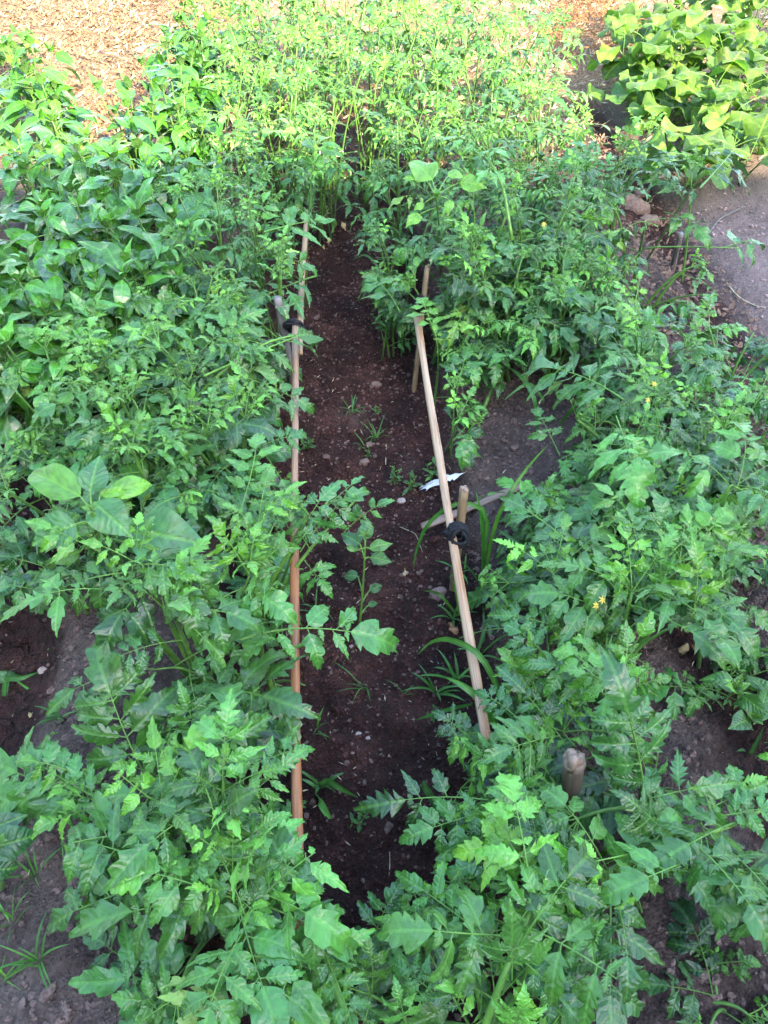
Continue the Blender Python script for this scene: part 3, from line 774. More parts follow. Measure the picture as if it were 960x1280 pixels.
cord('thick coil of black cord binding the slanting rail to the short pale stake', 573, 668, .292, rdir*.8+Z*.35, .0205, 9, 3, .036)
cord('small black cord knot hidden in leaves at the far tip of the slanting rail', 525, 380, .315, [0, .5, .7], .0165, 5, 5, .025)
cord('black cord loop holding the grey stake to the two rails', 367, 408, .30, [.1, .9, .4], .021, 3, 7, .012, 1.25)
# slats and bits lying about
def board(name, cat, label, pts, w, th, mat, group=None, seed=0):
    P = [W(a, b, 0) for a, b in pts]; P = [np.array([p[0], p[1], G(p[0], p[1])+th]) for p in P]
    hi = max(p[2] for p in P)
    for p in P: p[2] = hi*.6+p[2]*.4
    return stick(name, cat, label, P, w, mat, group, power=6, flat=th/w, seed=seed, wob=.0006, twist=math.pi/4, n=12)
board('split_board', 'board', 'flat split slat lying on the soil crosswise under the black cord knot', [(527, 675), (588, 657), (652, 634)], .0105, .005, M_BROKEN, seed=4)
stick('wood_piece', 'wood piece', 'pinkish scrap of broken board standing between leaves near the path', [W(888, 532, .10), W(880, 505, .17)], .016, M_BROKEN, flat=.3, seed=6, n=6)
stick('old_stake_piece', 'wood piece', 'grey rounded piece of old stake lying under the nearest tomato stems', [W(262, 1112, .13), W(296, 1132, .14), W(334, 1160, .13)], .019, M_GREY, seed=7, n=10)
stick('wood_piece', 'wood piece', 'small grey wooden peg poking out behind the reddish rail', [W(351, 612, .2), W(341, 596, .25)], .008, M_GREY, seed=8, n=6)
def feather():
    mb = MB(); a = W(530, 602, .03); b = W(580, 606, .035); a[2] = G(a[0], a[1])+.012; b[2] = G(b[0], b[1])+.016
    n = 20; d = b-a; s = unit(np.cross(d, Z)); V = []
    rs = np.random.RandomState(2)
    for i in range(n+1):
        u = i/n; w = .016*math.sin(math.pi*min(.98, u*.9+.08))**.6*(1+.25*math.sin(i*2.7))
        for v in (-1, -.5, 0, .5, 1):
            V.append(a+d*(u-.10*abs(v)*(1+rs.uniform(-.8,.8)))+s*v*w*(1+rs.uniform(-.35, .3))+Z*(.004*math.sin(u*3)-abs(v)*.003))
    mb.add(V, [(i*5+k, i*5+k+1, i*5+k+6, i*5+k+5) for i in range(n) for k in range(4)])
    mb.tube([a-d*.1, a+d*.5+Z*.006, b], [.0016, .0012, .0006], 5)
    tag(mb.build('feather', M_FEATHER), 'white feather lying on the soil beside the slanting rail', 'feather')
feather()
def rock(px, py, r, mat, label, group=None, seed=0, cat='stone', name='stone', sq=.7):
    rs = np.random.RandomState(seed); p = W(px, py, .02); z = G(p[0], p[1]); mb = MB(); V = []; n1, n2 = 8, 12
    off = rs.uniform(0, 50)
    for i in range(n1+1):
        for k in range(n2):
            th = math.pi*i/n1; ph = 2*math.pi*k/n2
            d = np.array([math.sin(th)*math.cos(ph), math.sin(th)*math.sin(ph), math.cos(th)])
            rr = r*(1+.35*noise.noise(Vector(d*1.3+off))+.15*noise.noise(Vector(d*3.5+off)))
            V.append(np.array([p[0], p[1], z+r*sq*.35])+d*rr*np.array([1.15, .9, sq]))
    mb.add(V, [(i*n2+k, i*n2+(k+1) % n2, (i+1)*n2+(k+1) % n2, (i+1)*n2+k) for i in range(n1) for k in range(n2)])
    tag(mb.build(name, mat), label, cat, group)
SG = 'stones lying in the trench'
rock(502, 619, .0105, M_PALE, 'small smooth pinkish stone lying on bare soil above the wooden slat', SG, 1)
rock(549, 733, .021, M_CLODROCK, 'rough brown clod of earth beside the slanting rail below the cord knot', SG, 2, 'clod', 'earth_clod')
rock(448, 921, .0065, M_PALE, 'thin whitish stone in the dark near part of the trench', SG, 3, sq=.5)
rock(459, 925, .006, M_PALE, 'second whitish stone close beside the thin one in the trench', SG, 4, sq=.5)
rock(440, 806, .006, M_STONE, 'small brown stone in the trench beside the broad-leaved seedling', SG, 5)
rock(508, 705, .0055, M_STONE, 'tiny brown stone beside the yellow fallen leaf', SG, 6)
rock(62, 853, .009, M_STONE, 'round brown stone on the cracked soil of the furrow', SG, 7)
rock(462, 555, .010, M_CLODROCK, 'grey lump of earth below the little grass tuft in the trench', SG, 8, 'clod', 'earth_clod')
rock(455, 575, .013, M_CLODROCK, 'larger grey lump of earth in the middle of the trench', SG, 9, 'clod', 'earth_clod')
rock(470, 480, .014, M_CLODROCK, 'brown lump of earth at the far part of the trench', SG, 10, 'clod', 'earth_clod')
rock(452, 640, .010, M_CLODROCK, 'crumbling dark lump of earth behind the arching leaf over the trench', SG, 12, 'clod', 'earth_clod')
for k, (x, y, r) in enumerate([(795, 262, .05), (812, 275, .035), (780, 258, .04), (800, 245, .03)]):
    rock(x, y, r, M_CLODROCK, ['big reddish clod behind the spindly tomato stems', 'reddish clod in front of the big one behind the spindly stems',
         'reddish clod leaning on the big one behind the spindly stems', 'smaller reddish clod furthest back behind the spindly stems'][k], 'reddish clods near the path', 30+k, 'clod', 'earth_clod')

def dead_leaf(px, py, size, label, mat=M_DRY, seed=0, ang=0.):
    rs = np.random.RandomState(seed); p = W(px, py, .03); p[2] = G(p[0], p[1])+.008
    P, Fq, UV = TPL['tom', 'hi'][seed % 14]; P = P.copy(); P[:, 2] += .25*np.sin(P[:, 1]*7+P[:, 0]*6)+.12*np.sin(P[:, 0]*20)
    c, s = math.cos(ang), math.sin(ang)
    V = np.stack([P[:, 0]*c-P[:, 1]*s, P[:, 0]*s+P[:, 1]*c, P[:, 2]*.6], -1)*size+p
    mb = MB(); mb.add(V, Fq, (1, .5, 1), UV); tag(mb.build('dry_leaf', mat), label, 'dry leaf', 'dead leaves on the soil')
dead_leaf(507, 708, .028, 'small yellow fallen leaf in the trench below the slat', seed=1)
dead_leaf(415, 305, .07, 'curled yellow withered leaf at the foot of the far rail', seed=2, ang=2.6)
dead_leaf(428, 290, .05, 'pale green yellowing leaf drooping over the far trench', seed=3, ang=3.4)
dead_leaf(885, 832, .05, 'brown crumpled dead leaf in the gap between the plants near the frame edge', M_DRYBR, 4, 1.)
dead_leaf(857, 818, .06, 'withered yellowish leaf hanging over the dark soil gap', seed=5, ang=2.)
dead_leaf(915, 925, .04, 'pale withered leaf tip on the dark soil gap', seed=6, ang=.4)
dead_leaf(572, 790, .045, 'brown scrap of leaf behind the slanting rail', M_DRYBR, 7, .4)
dead_leaf(43, 905, .022, 'tiny yellow dead leaf on the cracked furrow soil', seed=8)
# twigs near the path
def twig(label, pts, r=.002, mat=M_STRAW, name='twig'):
    P = [];
    for a, b, z in pts: p = W(a, b, .05); p[2] = G(p[0], p[1])+z; P.append(p)
    return stick(name, 'twig', label, P, r, mat, 'twigs and straws on the ground', sides=5, seed=len(pts)+int(pts[0][0]), power=2, taper=.6, n=14)
twig('long curved pale twig lying on the grey path', [(912, 345, .006), (925, 366, .014), (945, 378, .006), (958, 384, .006)], .0028)
twig('thin forked twig lying on the upper grey path', [(884, 290, .006), (898, 276, .014), (930, 262, .01)], .0026, M_GREY)
twig('pale straw standing in the near dark trench', [(487, 1092, .002), (486, 1060, .010)], .0011)
twig('short white straw lying in the middle of the trench', [(483, 566, .003), (482, 545, .006)], .0016)
twig('thin dry rootlet lying left of the slat', [(500, 640, .004), (520, 650, .01), (530, 672, .004)], .001)
twig('fine twig on the grey ridge above the near left leaves', [(128, 822, .004), (140, 812, .012), (175, 798, .006)], .0013)

# litter
def litter(name, mat, region, count, seed, size, label):
    rs = np.random.RandomState(seed); mb = MB()
    for _ in range(count):
        x, y = region(rs); z = G(x, y); a = rs.uniform(0, 6.28); l = size*rs.uniform(.4, 1.3); w = l*rs.uniform(.03, .09)*(1 if 'straw' in name else 4)
        d = np.array([math.cos(a), math.sin(a), rs.uniform(-.3, .6)]); s = np.array([-math.sin(a), math.cos(a), rs.uniform(-.3, .3)])
        p = np.array([x, y, z+.004+rs.uniform(0, .015)])
        mb.add([p, p+d*l*.4-s*w, p+d*l+Z*l*.2, p+d*l*.45+s*w+Z*l*.1], [(0, 1, 2, 3)])
    tag(mb.build(name, mat), label, kind='stuff')
litter('dry_leaf_litter', M_DRYBR, lambda r: (r.uniform(-3.2, -.6), r.uniform(3.4, 7.5)), 18000, 21, .030, 'brown dead leaves strewn over the sunlit ground')
litter('straw_litter', M_STRAW, lambda r: (r.uniform(-3.2, 2.8), r.uniform(3.3, 7.5)), 14000, 22, .045, 'pale straw strewn over the sunlit ground')
litter('path_edge_litter', simple_mat('path_leaf_bits', (0.09, 0.05, 0.035), (0.22, 0.14, 0.09), 70, .8, .5), lambda r: (r.uniform(.95, 1.4), r.uniform(1.6, 3.6)), 1500, 23, .022, 'brown bits of dead leaf along the edge of the path')
litter('trench_straw_litter', M_STRAW, lambda r: (r.uniform(-.16, .26), r.uniform(.4, 2.8)), 260, 24, .012, 'tiny straws scattered along the trench')
litter('furrow_straw_litter', M_STRAW, lambda r: (r.uniform(-1.0, 1.2), r.uniform(.3, 3.0)), 500, 25, .012, 'tiny straws scattered between the plants')

# ------------------------------------------------------------------ plants
GL = 'tomato plants left of the trench'; GR = 'tomato plants right of the trench'
# ---- near left
tomato(235, 1095, .36, .13, 1, 'sprawling tomato plant at the near left whose leaflets hang over the reddish furrow', GL, 4, leaf=.17, dens=.8, base=(285, 1150), heroes=[
    ((225, 1085, .37), (90, 1140, .30), 1.0, .25, {'droop': .9, 'pairs': 4}),
    ((262, 1085, .37), (180, 1092, .39), 1.1, .5, {'droop': .9}),
    ((240, 1095, .36), (120, 1055, .33), .9, .2, {'droop': .5}),
    ((250, 1060, .34), (285, 1010, .42), 1.0, .6), ((260, 1230, .22), (155, 1225, .2), 1.35, .15),
    ((235, 1265, .2), (175, 1250, .22), 1.3, .2, {'pairs': 2}), ((215, 1240, .15), (130, 1180, .15), 1.0, .15)],
    hstems=[([(300, 1200, .08), (286, 1150, .2), (290, 1120, .33), (283, 1075, .40)], .008), ([(207, 1090, .25), (210, 1050, .3), (205, 1010, .36)], .006)])
tomato(330, 1235, .33, .09, 2, 'tomato plant with very large pale lobed leaves below the end of the reddish rail', GL, 2, leaf=.15, dens=.6, base=(310, 1330), heroes=[
    ((297, 1120, .37), (329, 1235, .36), 1.25, .18, {'pairs': 4, 'arch': .04}),
    ((388, 1150, .33), (437, 1270, .34), .55, .35, {'pairs': 4, 'arch': .02}),
    ((330, 1130, .34), (375, 1110, .34), 1.5, .2, {'pairs': 2}),
    ((300, 1120, .36), (345, 1075, .36), 1.3, .2, {'pairs': 2}),
    ((340, 1225, .3), (410, 1190, .31), 1.35, .45, {'pairs': 2}),
    ((270, 1210, .33), (240, 1260, .33), 1.5, .25, {'pairs': 2}),
    ((335, 1290, .32), (395, 1245, .30), 1.1, .7), ((470, 1290, .25), (405, 1230, .25), 1.2, .15)],
    hstems=[([(440, 1290, .34), (410, 1210, .345), (385, 1155, .34), (372, 1120, .33)], .0045, .9), ([(345, 1300, .3), (328, 1220, .35), (312, 1150, .37), (295, 1118, .37)], .0050, .9)])
tomato(300, 985, .40, .11, 3, 'tomato plant with a big pale upright leaf leaning on the reddish rail', GL, 4, leaf=.16, dens=.8, base=(262, 1050), heroes=[
    ((279, 1000, .40), (282, 915, .44), 1.15, .25, {'pairs': 3, 'droop': .15, 'term': 1.1}),
    ((300, 1005, .40), (345, 965, .40), 1.25, .25, {'pairs': 2, 'term': 1.2}), ((310, 960, .4), (368, 938, .37), 1.3, .3, {'pairs': 2, 'droop': .6}),
    ((305, 1020, .38), (350, 1050, .35), 1.7, .2, {'pairs': 2}), ((270, 1010, .36), (220, 960, .36), 1.3, .2),
    ((300, 1040, .35), (352, 1068, .32), 1.4, .2, {'pairs': 2}), ((255, 930, .3), (235, 885, .33), 1.2, .45)],
    hstems=[([(262, 1060, .1), (275, 1020, .3), (280, 990, .41)], .006)])
tomato(110, 1000, .30, .12, 4, 'low tomato plant reaching leftward over the cracked furrow at the near left', GL, 3, leaf=.16, dens=.8, base=(200, 1030), heroes=[
    ((140, 1008, .27), (48, 955, .27), 1.0, .2, {'pairs': 4}), ((183, 972, .25), (137, 865, .33), 1.1, .3, {'pairs': 4, 'term': 1.1}),
    ((192, 836, .27), (92, 862, .27), 1.15, .2, {'droop': .9, 'arch': .2}), ((115, 1010, .25), (20, 965, .24), 1.2, .15),
    ((150, 1015, .25), (115, 1050, .25), 1.3, .25, {'pairs': 2}), ((180, 985, .28), (215, 1010, .3), 1.2, .4), ((90, 990, .2), (30, 1010, .2), 1.2, .15)],
    hstems=[([(230, 1060, .1), (180, 1030, .22), (130, 1005, .27)], .005), ([(262, 850, .22), (225, 833, .26), (192, 837, .27)], .0035)])
# ---- left, middle distance
tomato(225, 770, .40, .17, 5, 'tall sprawling tomato plant left of the reddish rail with thick bare stems over grey soil', GL, 5, leaf=.17, base=(262, 880), heroes=[
    ((175, 715, .40), (65, 740, .38), 1.0, .25, {'droop': .9, 'pairs': 4}), ((195, 715, .41), (150, 770, .38), 1.5, .2, {'droop': .8, 'pairs': 2}),
    ((300, 800, .36), (440, 790, .33), .8, .3, {'droop': .3, 'term': 1.4}), ((235, 700, .43), (240, 745, .42), 1.6, .3, {'droop': 1.1, 'pairs': 2}),
    ((290, 740, .38), (330, 745, .40), 1.4, .15, {'droop': .8, 'pairs': 2}), ((230, 800, .36), (150, 820, .36), 1., .2), ((240, 860, .25), (330, 870, .3), 1.2, .25)],
    hstems=[([(262, 880, .08), (228, 835, .20), (190, 790, .31), (160, 740, .40), (125, 690, .43)], .0085, .3), ([(268, 880, .08), (252, 860, .18), (222, 800, .32), (205, 760, .40)], .007, .35),
            ([(345, 880, .08), (322, 800, .25), (318, 720, .38), (322, 660, .46)], .006), ([(400, 800, .3), (330, 820, .27), (290, 850, .2)], .004)])
tomato(340, 650, .42, .12, 6, 'tomato plant whose two arching shoots cross the reddish rail into the trench', GL, 4, leaf=.16, base=(325, 790), heroes=[
    ((360, 690, .36), (400, 625, .42), .85, .15, {'droop': .9, 'term': 1.2}), ((375, 690, .34), (430, 625, .38), .85, .1, {'droop': .9, 'term': 1.3}),
    ((390, 690, .36), (365, 650, .43), .8, .05, {'pairs': 2, 'droop': 1.}), ((430, 665, .3), (472, 632, .34), .75, .3, {'pairs': 2, 'droop': .3}),
    ((400, 640, .38), (440, 605, .40), .75, .15, {'pairs': 2, 'droop': .4}), ((300, 640, .42), (320, 560, .46), .9, .5), ((380, 700, .25), (400, 725, .24), 1.4, .3, {'pairs': 2})],
    hstems=[([(325, 800, .08), (332, 735, .27), (370, 680, .36), (415, 620, .41)], .0055, .7), ([(335, 810, .08), (350, 735, .26), (400, 670, .34), (450, 620, .37)], .005, .7)])
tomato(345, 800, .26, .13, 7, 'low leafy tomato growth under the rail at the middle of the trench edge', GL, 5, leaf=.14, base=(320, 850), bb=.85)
tomato(195, 560, .40, .17, 8, 'tomato plant behind the broad-leaved weed with long green stems lying sideways', GL, 6, leaf=.17, base=(230, 640),
       hstems=[([(285, 628, .12), (235, 600, .22), (190, 560, .33)], .008), ([(200, 640, .2), (180, 600, .33), (165, 560, .42)], .006)])
tomato(60, 590, .33, .16, 9, 'tomato plant at the frame edge beside the big broad leaves', GL, 5, leaf=.16)
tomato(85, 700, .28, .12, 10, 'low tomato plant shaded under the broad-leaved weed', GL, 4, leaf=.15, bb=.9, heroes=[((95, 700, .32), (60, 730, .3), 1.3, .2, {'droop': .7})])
tomato(70, 490, .38, .17, 11, 'tomato plant in front of the pepper bushes at the frame edge', GL, 6, leaf=.16)
tomato(170, 480, .42, .15, 12, 'upright tomato plant between the pepper bushes and the pale rail', GL, 6, leaf=.16, hstems=[([(170, 560, .15), (150, 510, .3), (110, 450, .42)], .005)])
tomato(285, 520, .38, .14, 13, 'tomato plant next to the far half of the reddish rail', GL, 6, leaf=.15, heroes=[((300, 470, .40), (372, 500, .33), .9, .3), ((320, 560, .35), (362, 545, .35), 1.2, .2)])
tomato(270, 430, .44, .14, 14, 'tomato plant sending a pale shoot across the cord loop on the rails', GL, 6, leaf=.16, heroes=[
    ((255, 470, .42), (372, 420, .37), .75, .75, {'droop': .5, 'pairs': 4}), ((250, 440, .42), (300, 400, .46), 1., .3)],
    hstems=[([(235, 510, .3), (270, 470, .40), (330, 428, .41), (372, 418, .38)], .0045, .95)])
tomato(150, 395, .42, .15, 15, 'tomato plant pushing up between the pepper bushes', GL, 5, 'lo', .15)
tomato(335, 345, .42, .12, 16, 'tomato plant crowding the pale far rail with soft green leaflets', GL, 6, leaf=.15, heroes=[((330, 290, .46), (395, 275, .43), 1.1, .5), ((340, 320, .45), (380, 330, .42), 1.1, .1), ((395, 345, .3), (330, 370, .36), 1., .1)])
tomato(240, 350, .45, .15, 17, 'dense tomato plant behind the cord loop', GL, 6, 'hi', .15)
tomato(330, 250, .52, .16, 18, 'tall fine-leaved tomato plant beside the far end of the rails', GL, 7, 'lo', .15, bb=1.15, up=.8)
tomato(260, 265, .50, .15, 19, 'fine-leaved tomato plant next to the pepper bushes at the far left', GL, 7, 'lo', .14, bb=1.15, up=.8)
tomato(375, 190, .56, .14, 20, 'tall pale tomato plant leaning over the dark far gap', GL, 7, 'lo', .14, bb=1.2, up=.8)
tomato(300, 185, .56, .16, 21, 'pale feathery tomato plant in the far left row', GL, 7, 'lo', .14, bb=1.2, up=.9)
tomato(240, 175, .50, .15, 22, 'pale tomato plant touching the far pepper bushes', GL, 6, 'lo', .14, bb=1.2, up=.9)
tomato(340, 120, .58, .18, 23, 'tomato plant just before the sunlit strip in the left row', GL, 7, 'lo', .14, bb=1.2, up=.9)
tomato(270, 105, .52, .18, 24, 'half sunlit tomato plant near the straw-covered ground', GL, 6, 'lo', .14, bb=1.2, up=.8)
# ---- the far middle, in sun
FG = 'sunlit tomato plants at the far end'
for k, (x, y, z, r, lab) in enumerate([
        (410, 95, .56, .17, 'tomato plant closing the far end of the dark trench'), (460, 60, .55, .2, 'sunlit tomato plant straight behind the end of the trench'),
        (395, 35, .58, .2, 'sunlit tomato plant left of the far gap'), (330, 55, .55, .2, 'sunlit tomato plant in front of the straw-covered ground'),
        (520, 25, .58, .22, 'sunlit tomato plant at the top middle'), (280, 20, .45, .2, 'small sunlit tomato plant on the straw-covered ground'),
        (450, 5, .6, .25, 'furthest sunlit tomato plant at the top middle'), (600, 15, .6, .25, 'furthest sunlit tomato plant before the brown heap'),
        (355, 2, .55, .25, 'furthest sunlit tomato plant at the top left'), (680, 35, .55, .22, 'sunlit tomato plant in front of the brown heap'),
        (250, -30, .6, .25, 'tomato plant at the top edge left of the far gap'), (330, -60, .65, .3, 'tall tomato plant at the very top edge on the left'), (590, -85, .65, .3, 'rearmost tomato plant near the brown heap'), (480, -90, .65, .3, 'rearmost tomato plant straight up the trench'), (380, -100, .65, .3, 'rearmost tomato plant left of the trench line'), (530, -40, .6, .3, 'tomato plant at the very top edge of the view'), (650, -40, .6, .3, 'tomato plant at the very top edge near the brown heap'), (420, -50, .6, .3, 'tomato plant at the very top edge above the gap')]):
    tomato(x, y, z+.06, r, 40+k, lab, FG, 8, 'lo', .165, age=.28, bb=1.0, up=.8)
# ---- right row, far to near
tomato(500, 165, .52, .15, 60, 'fine-leaved tomato plant right of the dark far gap', GR, 7, 'lo', .14, bb=1.15, up=.8)
tomato(545, 105, .56, .18, 61, 'pale tomato plant in the right row before the sunlit strip', GR, 7, 'lo', .14, bb=1.15, up=.8)
tomato(620, 95, .56, .18, 62, 'tomato plant with dark leaf tufts in the far right row', GR, 7, 'lo', .15, up=.8)
tomato(690, 110, .52, .16, 63, 'tomato plant half in sun near the cucumber vines', GR, 6, 'lo', .15, up=.9)
tomato(580, 175, .54, .16, 64, 'dense tomato plant in the middle of the far right row', GR, 7, 'lo', .15, bb=1.1)
tomato(660, 180, .52, .16, 65, 'dense tomato plant behind the spindly stems', GR, 7, 'lo', .15)
tomato(500, 255, .46, .13, 66, 'tomato plant at the edge of the trench below the far gap', GR, 6, 'lo', .14, bb=1.05)
tomato(610, 250, .52, .15, 67, 'lush dark tomato plant with a bent pale shoot in the right row', GR, 7, 'hi', .16,
       hstems=[([(640, 300, .45), (630, 235, .56), (612, 200, .60), (595, 190, .58)], .005, .8)])
tomato(690, 250, .50, .15, 68, 'lush tomato plant left of the spindly sunlit stems', GR, 7, 'hi', .16)
tomato(560, 330, .40, .13, 69, 'dark green tomato plant over the tip of the slanting rail', GR, 6, 'hi', .15, bb=.95, heroes=[
    ((545, 420, .34), (530, 380, .36), 1.0, .7), ((500, 390, .3), (470, 350, .3), 1., .4)])
tomato(640, 335, .44, .15, 70, 'big dark tomato plant overhanging the bare grey ridge', GR, 7, 'hi', .16, bb=.9, flowers=[(612, 365, .36), (680, 280, .5)])
tomato(715, 345, .42, .13, 71, 'dark tomato plant at the foot of the spindly stems', GR, 6, 'hi', .15, bb=.85)
tomato(490, 345, .30, .08, 72, 'slender tomato shoot bending over the far trench from its edge', GR, 4, 'hi', .12, age=.3)
tomato(555, 420, .28, .09, 73, 'small tomato plant with light green tips beside the slanting rail', GR, 4, 'hi', .13, age=.4)
tomato(572, 500, .24, .09, 74, 'small tomato plant hugging the slanting rail at the bare grey ridge', GR, 4, 'hi', .13, dens=.8, hstems=[([(600, 520, .08), (618, 480, .15), (630, 450, .22), (636, 420, .28)], .007, .4)])
# spindly plant near the path
tomato(790, 230, .52, .2, 75, 'spindly tomato plant with bare bowed stems against the sunlit path', GR, 3, 'hi', .15, dens=.75, base=(770, 370), bb=.75, age=.15, heroes=[
    ((875, 235, .55), (915, 190, .55), 1.2, .0, {'droop': .8}), ((850, 225, .55), (830, 190, .55), 1.2, .0, {'droop': .9}), ((760, 180, .56), (720, 190, .55), 1.2, .0, {'droop': .8}),
    ((855, 250, .45), (820, 215, .5), 1., .3), ((830, 265, .4), (870, 285, .4), 1., .35)],
    hstems=[([(805, 330, .12), (825, 300, .25), (855, 250, .42), (880, 215, .52)], .0038, .4), ([(770, 330, .12), (765, 260, .3), (775, 190, .5)], .0038, .35)])
tomato(880, 310, .34, .12, 76, 'thin tomato shoot reaching over the grey path', GR, 3, 'hi', .14, dens=.8, age=.3, base=(800, 400), heroes=[((900, 310, .36), (940, 300, .34), 1.1, .1, {'droop': .8})],
       hstems=[([(800, 390, .1), (790, 310, .3), (850, 308, .36), (925, 310, .36)], .0035)])
for x, y, z, r, sd, lab in [(738, 185, .50, .14, 110, 'loose tomato plant between the dense right row and the cucumber vines'), (735, 290, .46, .13, 111, 'open tomato plant left of the reddish clods'),
        (785, 165, .46, .13, 112, 'thin tomato plant just in front of the cucumber vines'), (765, 345, .34, .12, 113, 'low tomato plant beside the foot of the spindly stems'), (845, 215, .44, .12, 114, 'ragged tomato plant between the spindly stems and the sunlit path'), (720, 235, .5, .13, 115, 'tall tomato plant at the outer side of the dense right row')]:
    tomato(x, y, z, r, sd, lab, GR, 5, 'hi', .15, up=.8, age=.2)
# second right plants
tomato(830, 405, .42, .15, 77, 'leafy tomato plant in front of the dark grey stake', GR, 6, 'hi', .15, age=.3)
tomato(925, 430, .34, .12, 78, 'tomato shoots hanging over the edge of the grey path at the frame edge', GR, 4, 'hi', .15)
tomato(770, 480, .42, .15, 79, 'big bright tomato plant standing on the bare grey ridge', GR, 6, 'hi', .17, age=.3, base=(790, 600), flowers=[(818, 480, .45), (810, 500, .44)], heroes=[
    ((780, 500, .44), (690, 460, .42), .9, .2, {'pairs': 4, 'droop': .5}), ((770, 520, .44), (790, 580, .42), 1.2, .2, {'droop': .6}), ((810, 530, .44), (850, 540, .42), 1.2, .2, {'droop': .6})])
tomato(850, 530, .40, .15, 80, 'tomato plant crowded behind the bright one on the ridge', GR, 6, 'hi', .16, age=.22)
tomato(925, 520, .36, .14, 81, 'darker tomato plant by the scrap of board', GR, 5, 'hi', .16, bb=.85)
tomato(900, 640, .38, .15, 82, 'tomato plant with a curled green shoot tip at the frame edge', GR, 6, 'hi', .17, bb=.9, heroes=[((912, 620, .42), (935, 650, .38), 1.1, .4)],
       hstems=[([(902, 660, .35), (903, 630, .42), (912, 605, .46), (925, 612, .45)], .005, .8)])
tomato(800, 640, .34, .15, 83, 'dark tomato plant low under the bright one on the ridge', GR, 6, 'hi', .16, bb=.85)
tomato(700, 625, .22, .12, 84, 'small tomato plant on the ridge with shoots over the bare grey soil', GR, 4, 'hi', .15, dens=.8, heroes=[((700, 570, .25), (675, 520, .27), 1.0, .25), ((690, 660, .25), (640, 610, .22), .9, .4)])
tomato(690, 690, .30, .13, 85, 'tomato plant behind the black cord coil with long pale leaf stalks', GR, 4, 'hi', .16, base=(720, 770), heroes=[
    ((790, 760, .33), (655, 635, .33), .55, .25, {'pairs': 4}), ((740, 740, .35), (688, 670, .34), .8, .2, {'pairs': 3}), ((690, 780, .3), (700, 730, .32), 1.1, .2)])
tomato(795, 735, .40, .15, 86, 'tomato plant with yellow flowers over two thick forked stems', GR, 5, 'hi', .17, base=(720, 890), age=.25, flowers=[(745, 757, .41), (753, 750, .41), (893, 650, .41)], heroes=[
    ((830, 700, .42), (895, 650, .42), 1.0, .3, {'droop': .2}), ((800, 690, .43), (790, 650, .44), 1.2, .2), ((735, 770, .40), (725, 830, .34), .9, .25), ((810, 740, .4), (860, 750, .36), 1.2, .15),
    ((850, 690, .4), (830, 640, .42), 1.2, .2)],
    hstems=[([(700, 895, .08), (735, 868, .13), (785, 825, .22), (815, 785, .30), (850, 700, .42)], .010, .45), ([(705, 900, .07), (745, 845, .2), (775, 800, .3), (790, 740, .40)], .007, .6), ([(815, 785, .3), (800, 740, .38)], .005, .6)])
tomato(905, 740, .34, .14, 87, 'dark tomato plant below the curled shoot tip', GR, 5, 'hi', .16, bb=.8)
tomato(665, 815, .26, .13, 88, 'tomato plant right of the slanting rail with pale folded leaves', GR, 5, 'hi', .16, base=(690, 890), age=.2, heroes=[
    ((690, 830, .3), (650, 790, .3), 1.2, .1, {'pairs': 2}), ((715, 790, .33), (640, 770, .3), 1., .1)])
tomato(670, 900, .30, .12, 89, 'tomato plant behind the thick broken stake with spear-shaped pale leaves', GR, 4, 'hi', .16, base=(680, 960), age=.2, heroes=[
    ((703, 925, .3), (655, 865, .33), .9, .15, {'pairs': 2, 'term': 1.3}), ((700, 920, .32), (640, 935, .33), 1.3, .15), ((650, 900, .3), (610, 870, .28), 1., .1)])
tomato(785, 925, .40, .13, 90, 'tomato plant beside the thick stake with one tall pale upright leaf', GR, 3, 'hi', .15, base=(800, 1050), dens=.7, heroes=[
    ((808, 1012, .34), (785, 890, .44), .95, .2, {'pairs': 4, 'arch': .03, 'term': 1.25, 'droop': .1}), ((790, 860, .36), (820, 850, .36), 1.2, .6, {'pairs': 2})],
    hstems=[([(770, 960, .1), (768, 900, .25), (772, 850, .38)], .0045, .6)])
tomato(600, 975, .26, .11, 91, 'small tomato plant at the near end of the slanting rail', GR, 5, 'hi', .15, base=(630, 1000), heroes=[
    ((610, 1000, .3), (505, 1000, .27), .85, .15, {'pairs': 2, 'droop': .2, 'term': 1.3}), ((590, 925, .25), (560, 900, .25), 1.2, .15), ((625, 1010, .3), (540, 1035, .28), 1.1, .1),
    ((600, 960, .28), (615, 930, .30), 1.5, .2, {'pairs': 2})])
tomato(660, 1040, .32, .14, 92, 'tomato plant spreading in front of the thick broken stake', GR, 4, 'hi', .16, base=(720, 1100), heroes=[
    ((700, 1060, .34), (610, 1060, .32), 1.2, .15), ((660, 1070, .33), (595, 1080, .3), 1.3, .1), ((730, 1070, .36), (665, 1040, .34), 1.1, .45), ((680, 1030, .33), (640, 1000, .33), 1.2, .2), ((785, 1068, .38), (700, 1085, .37), .9, .9, {'pairs': 2, 'droop': .1, 'arch': .2})])
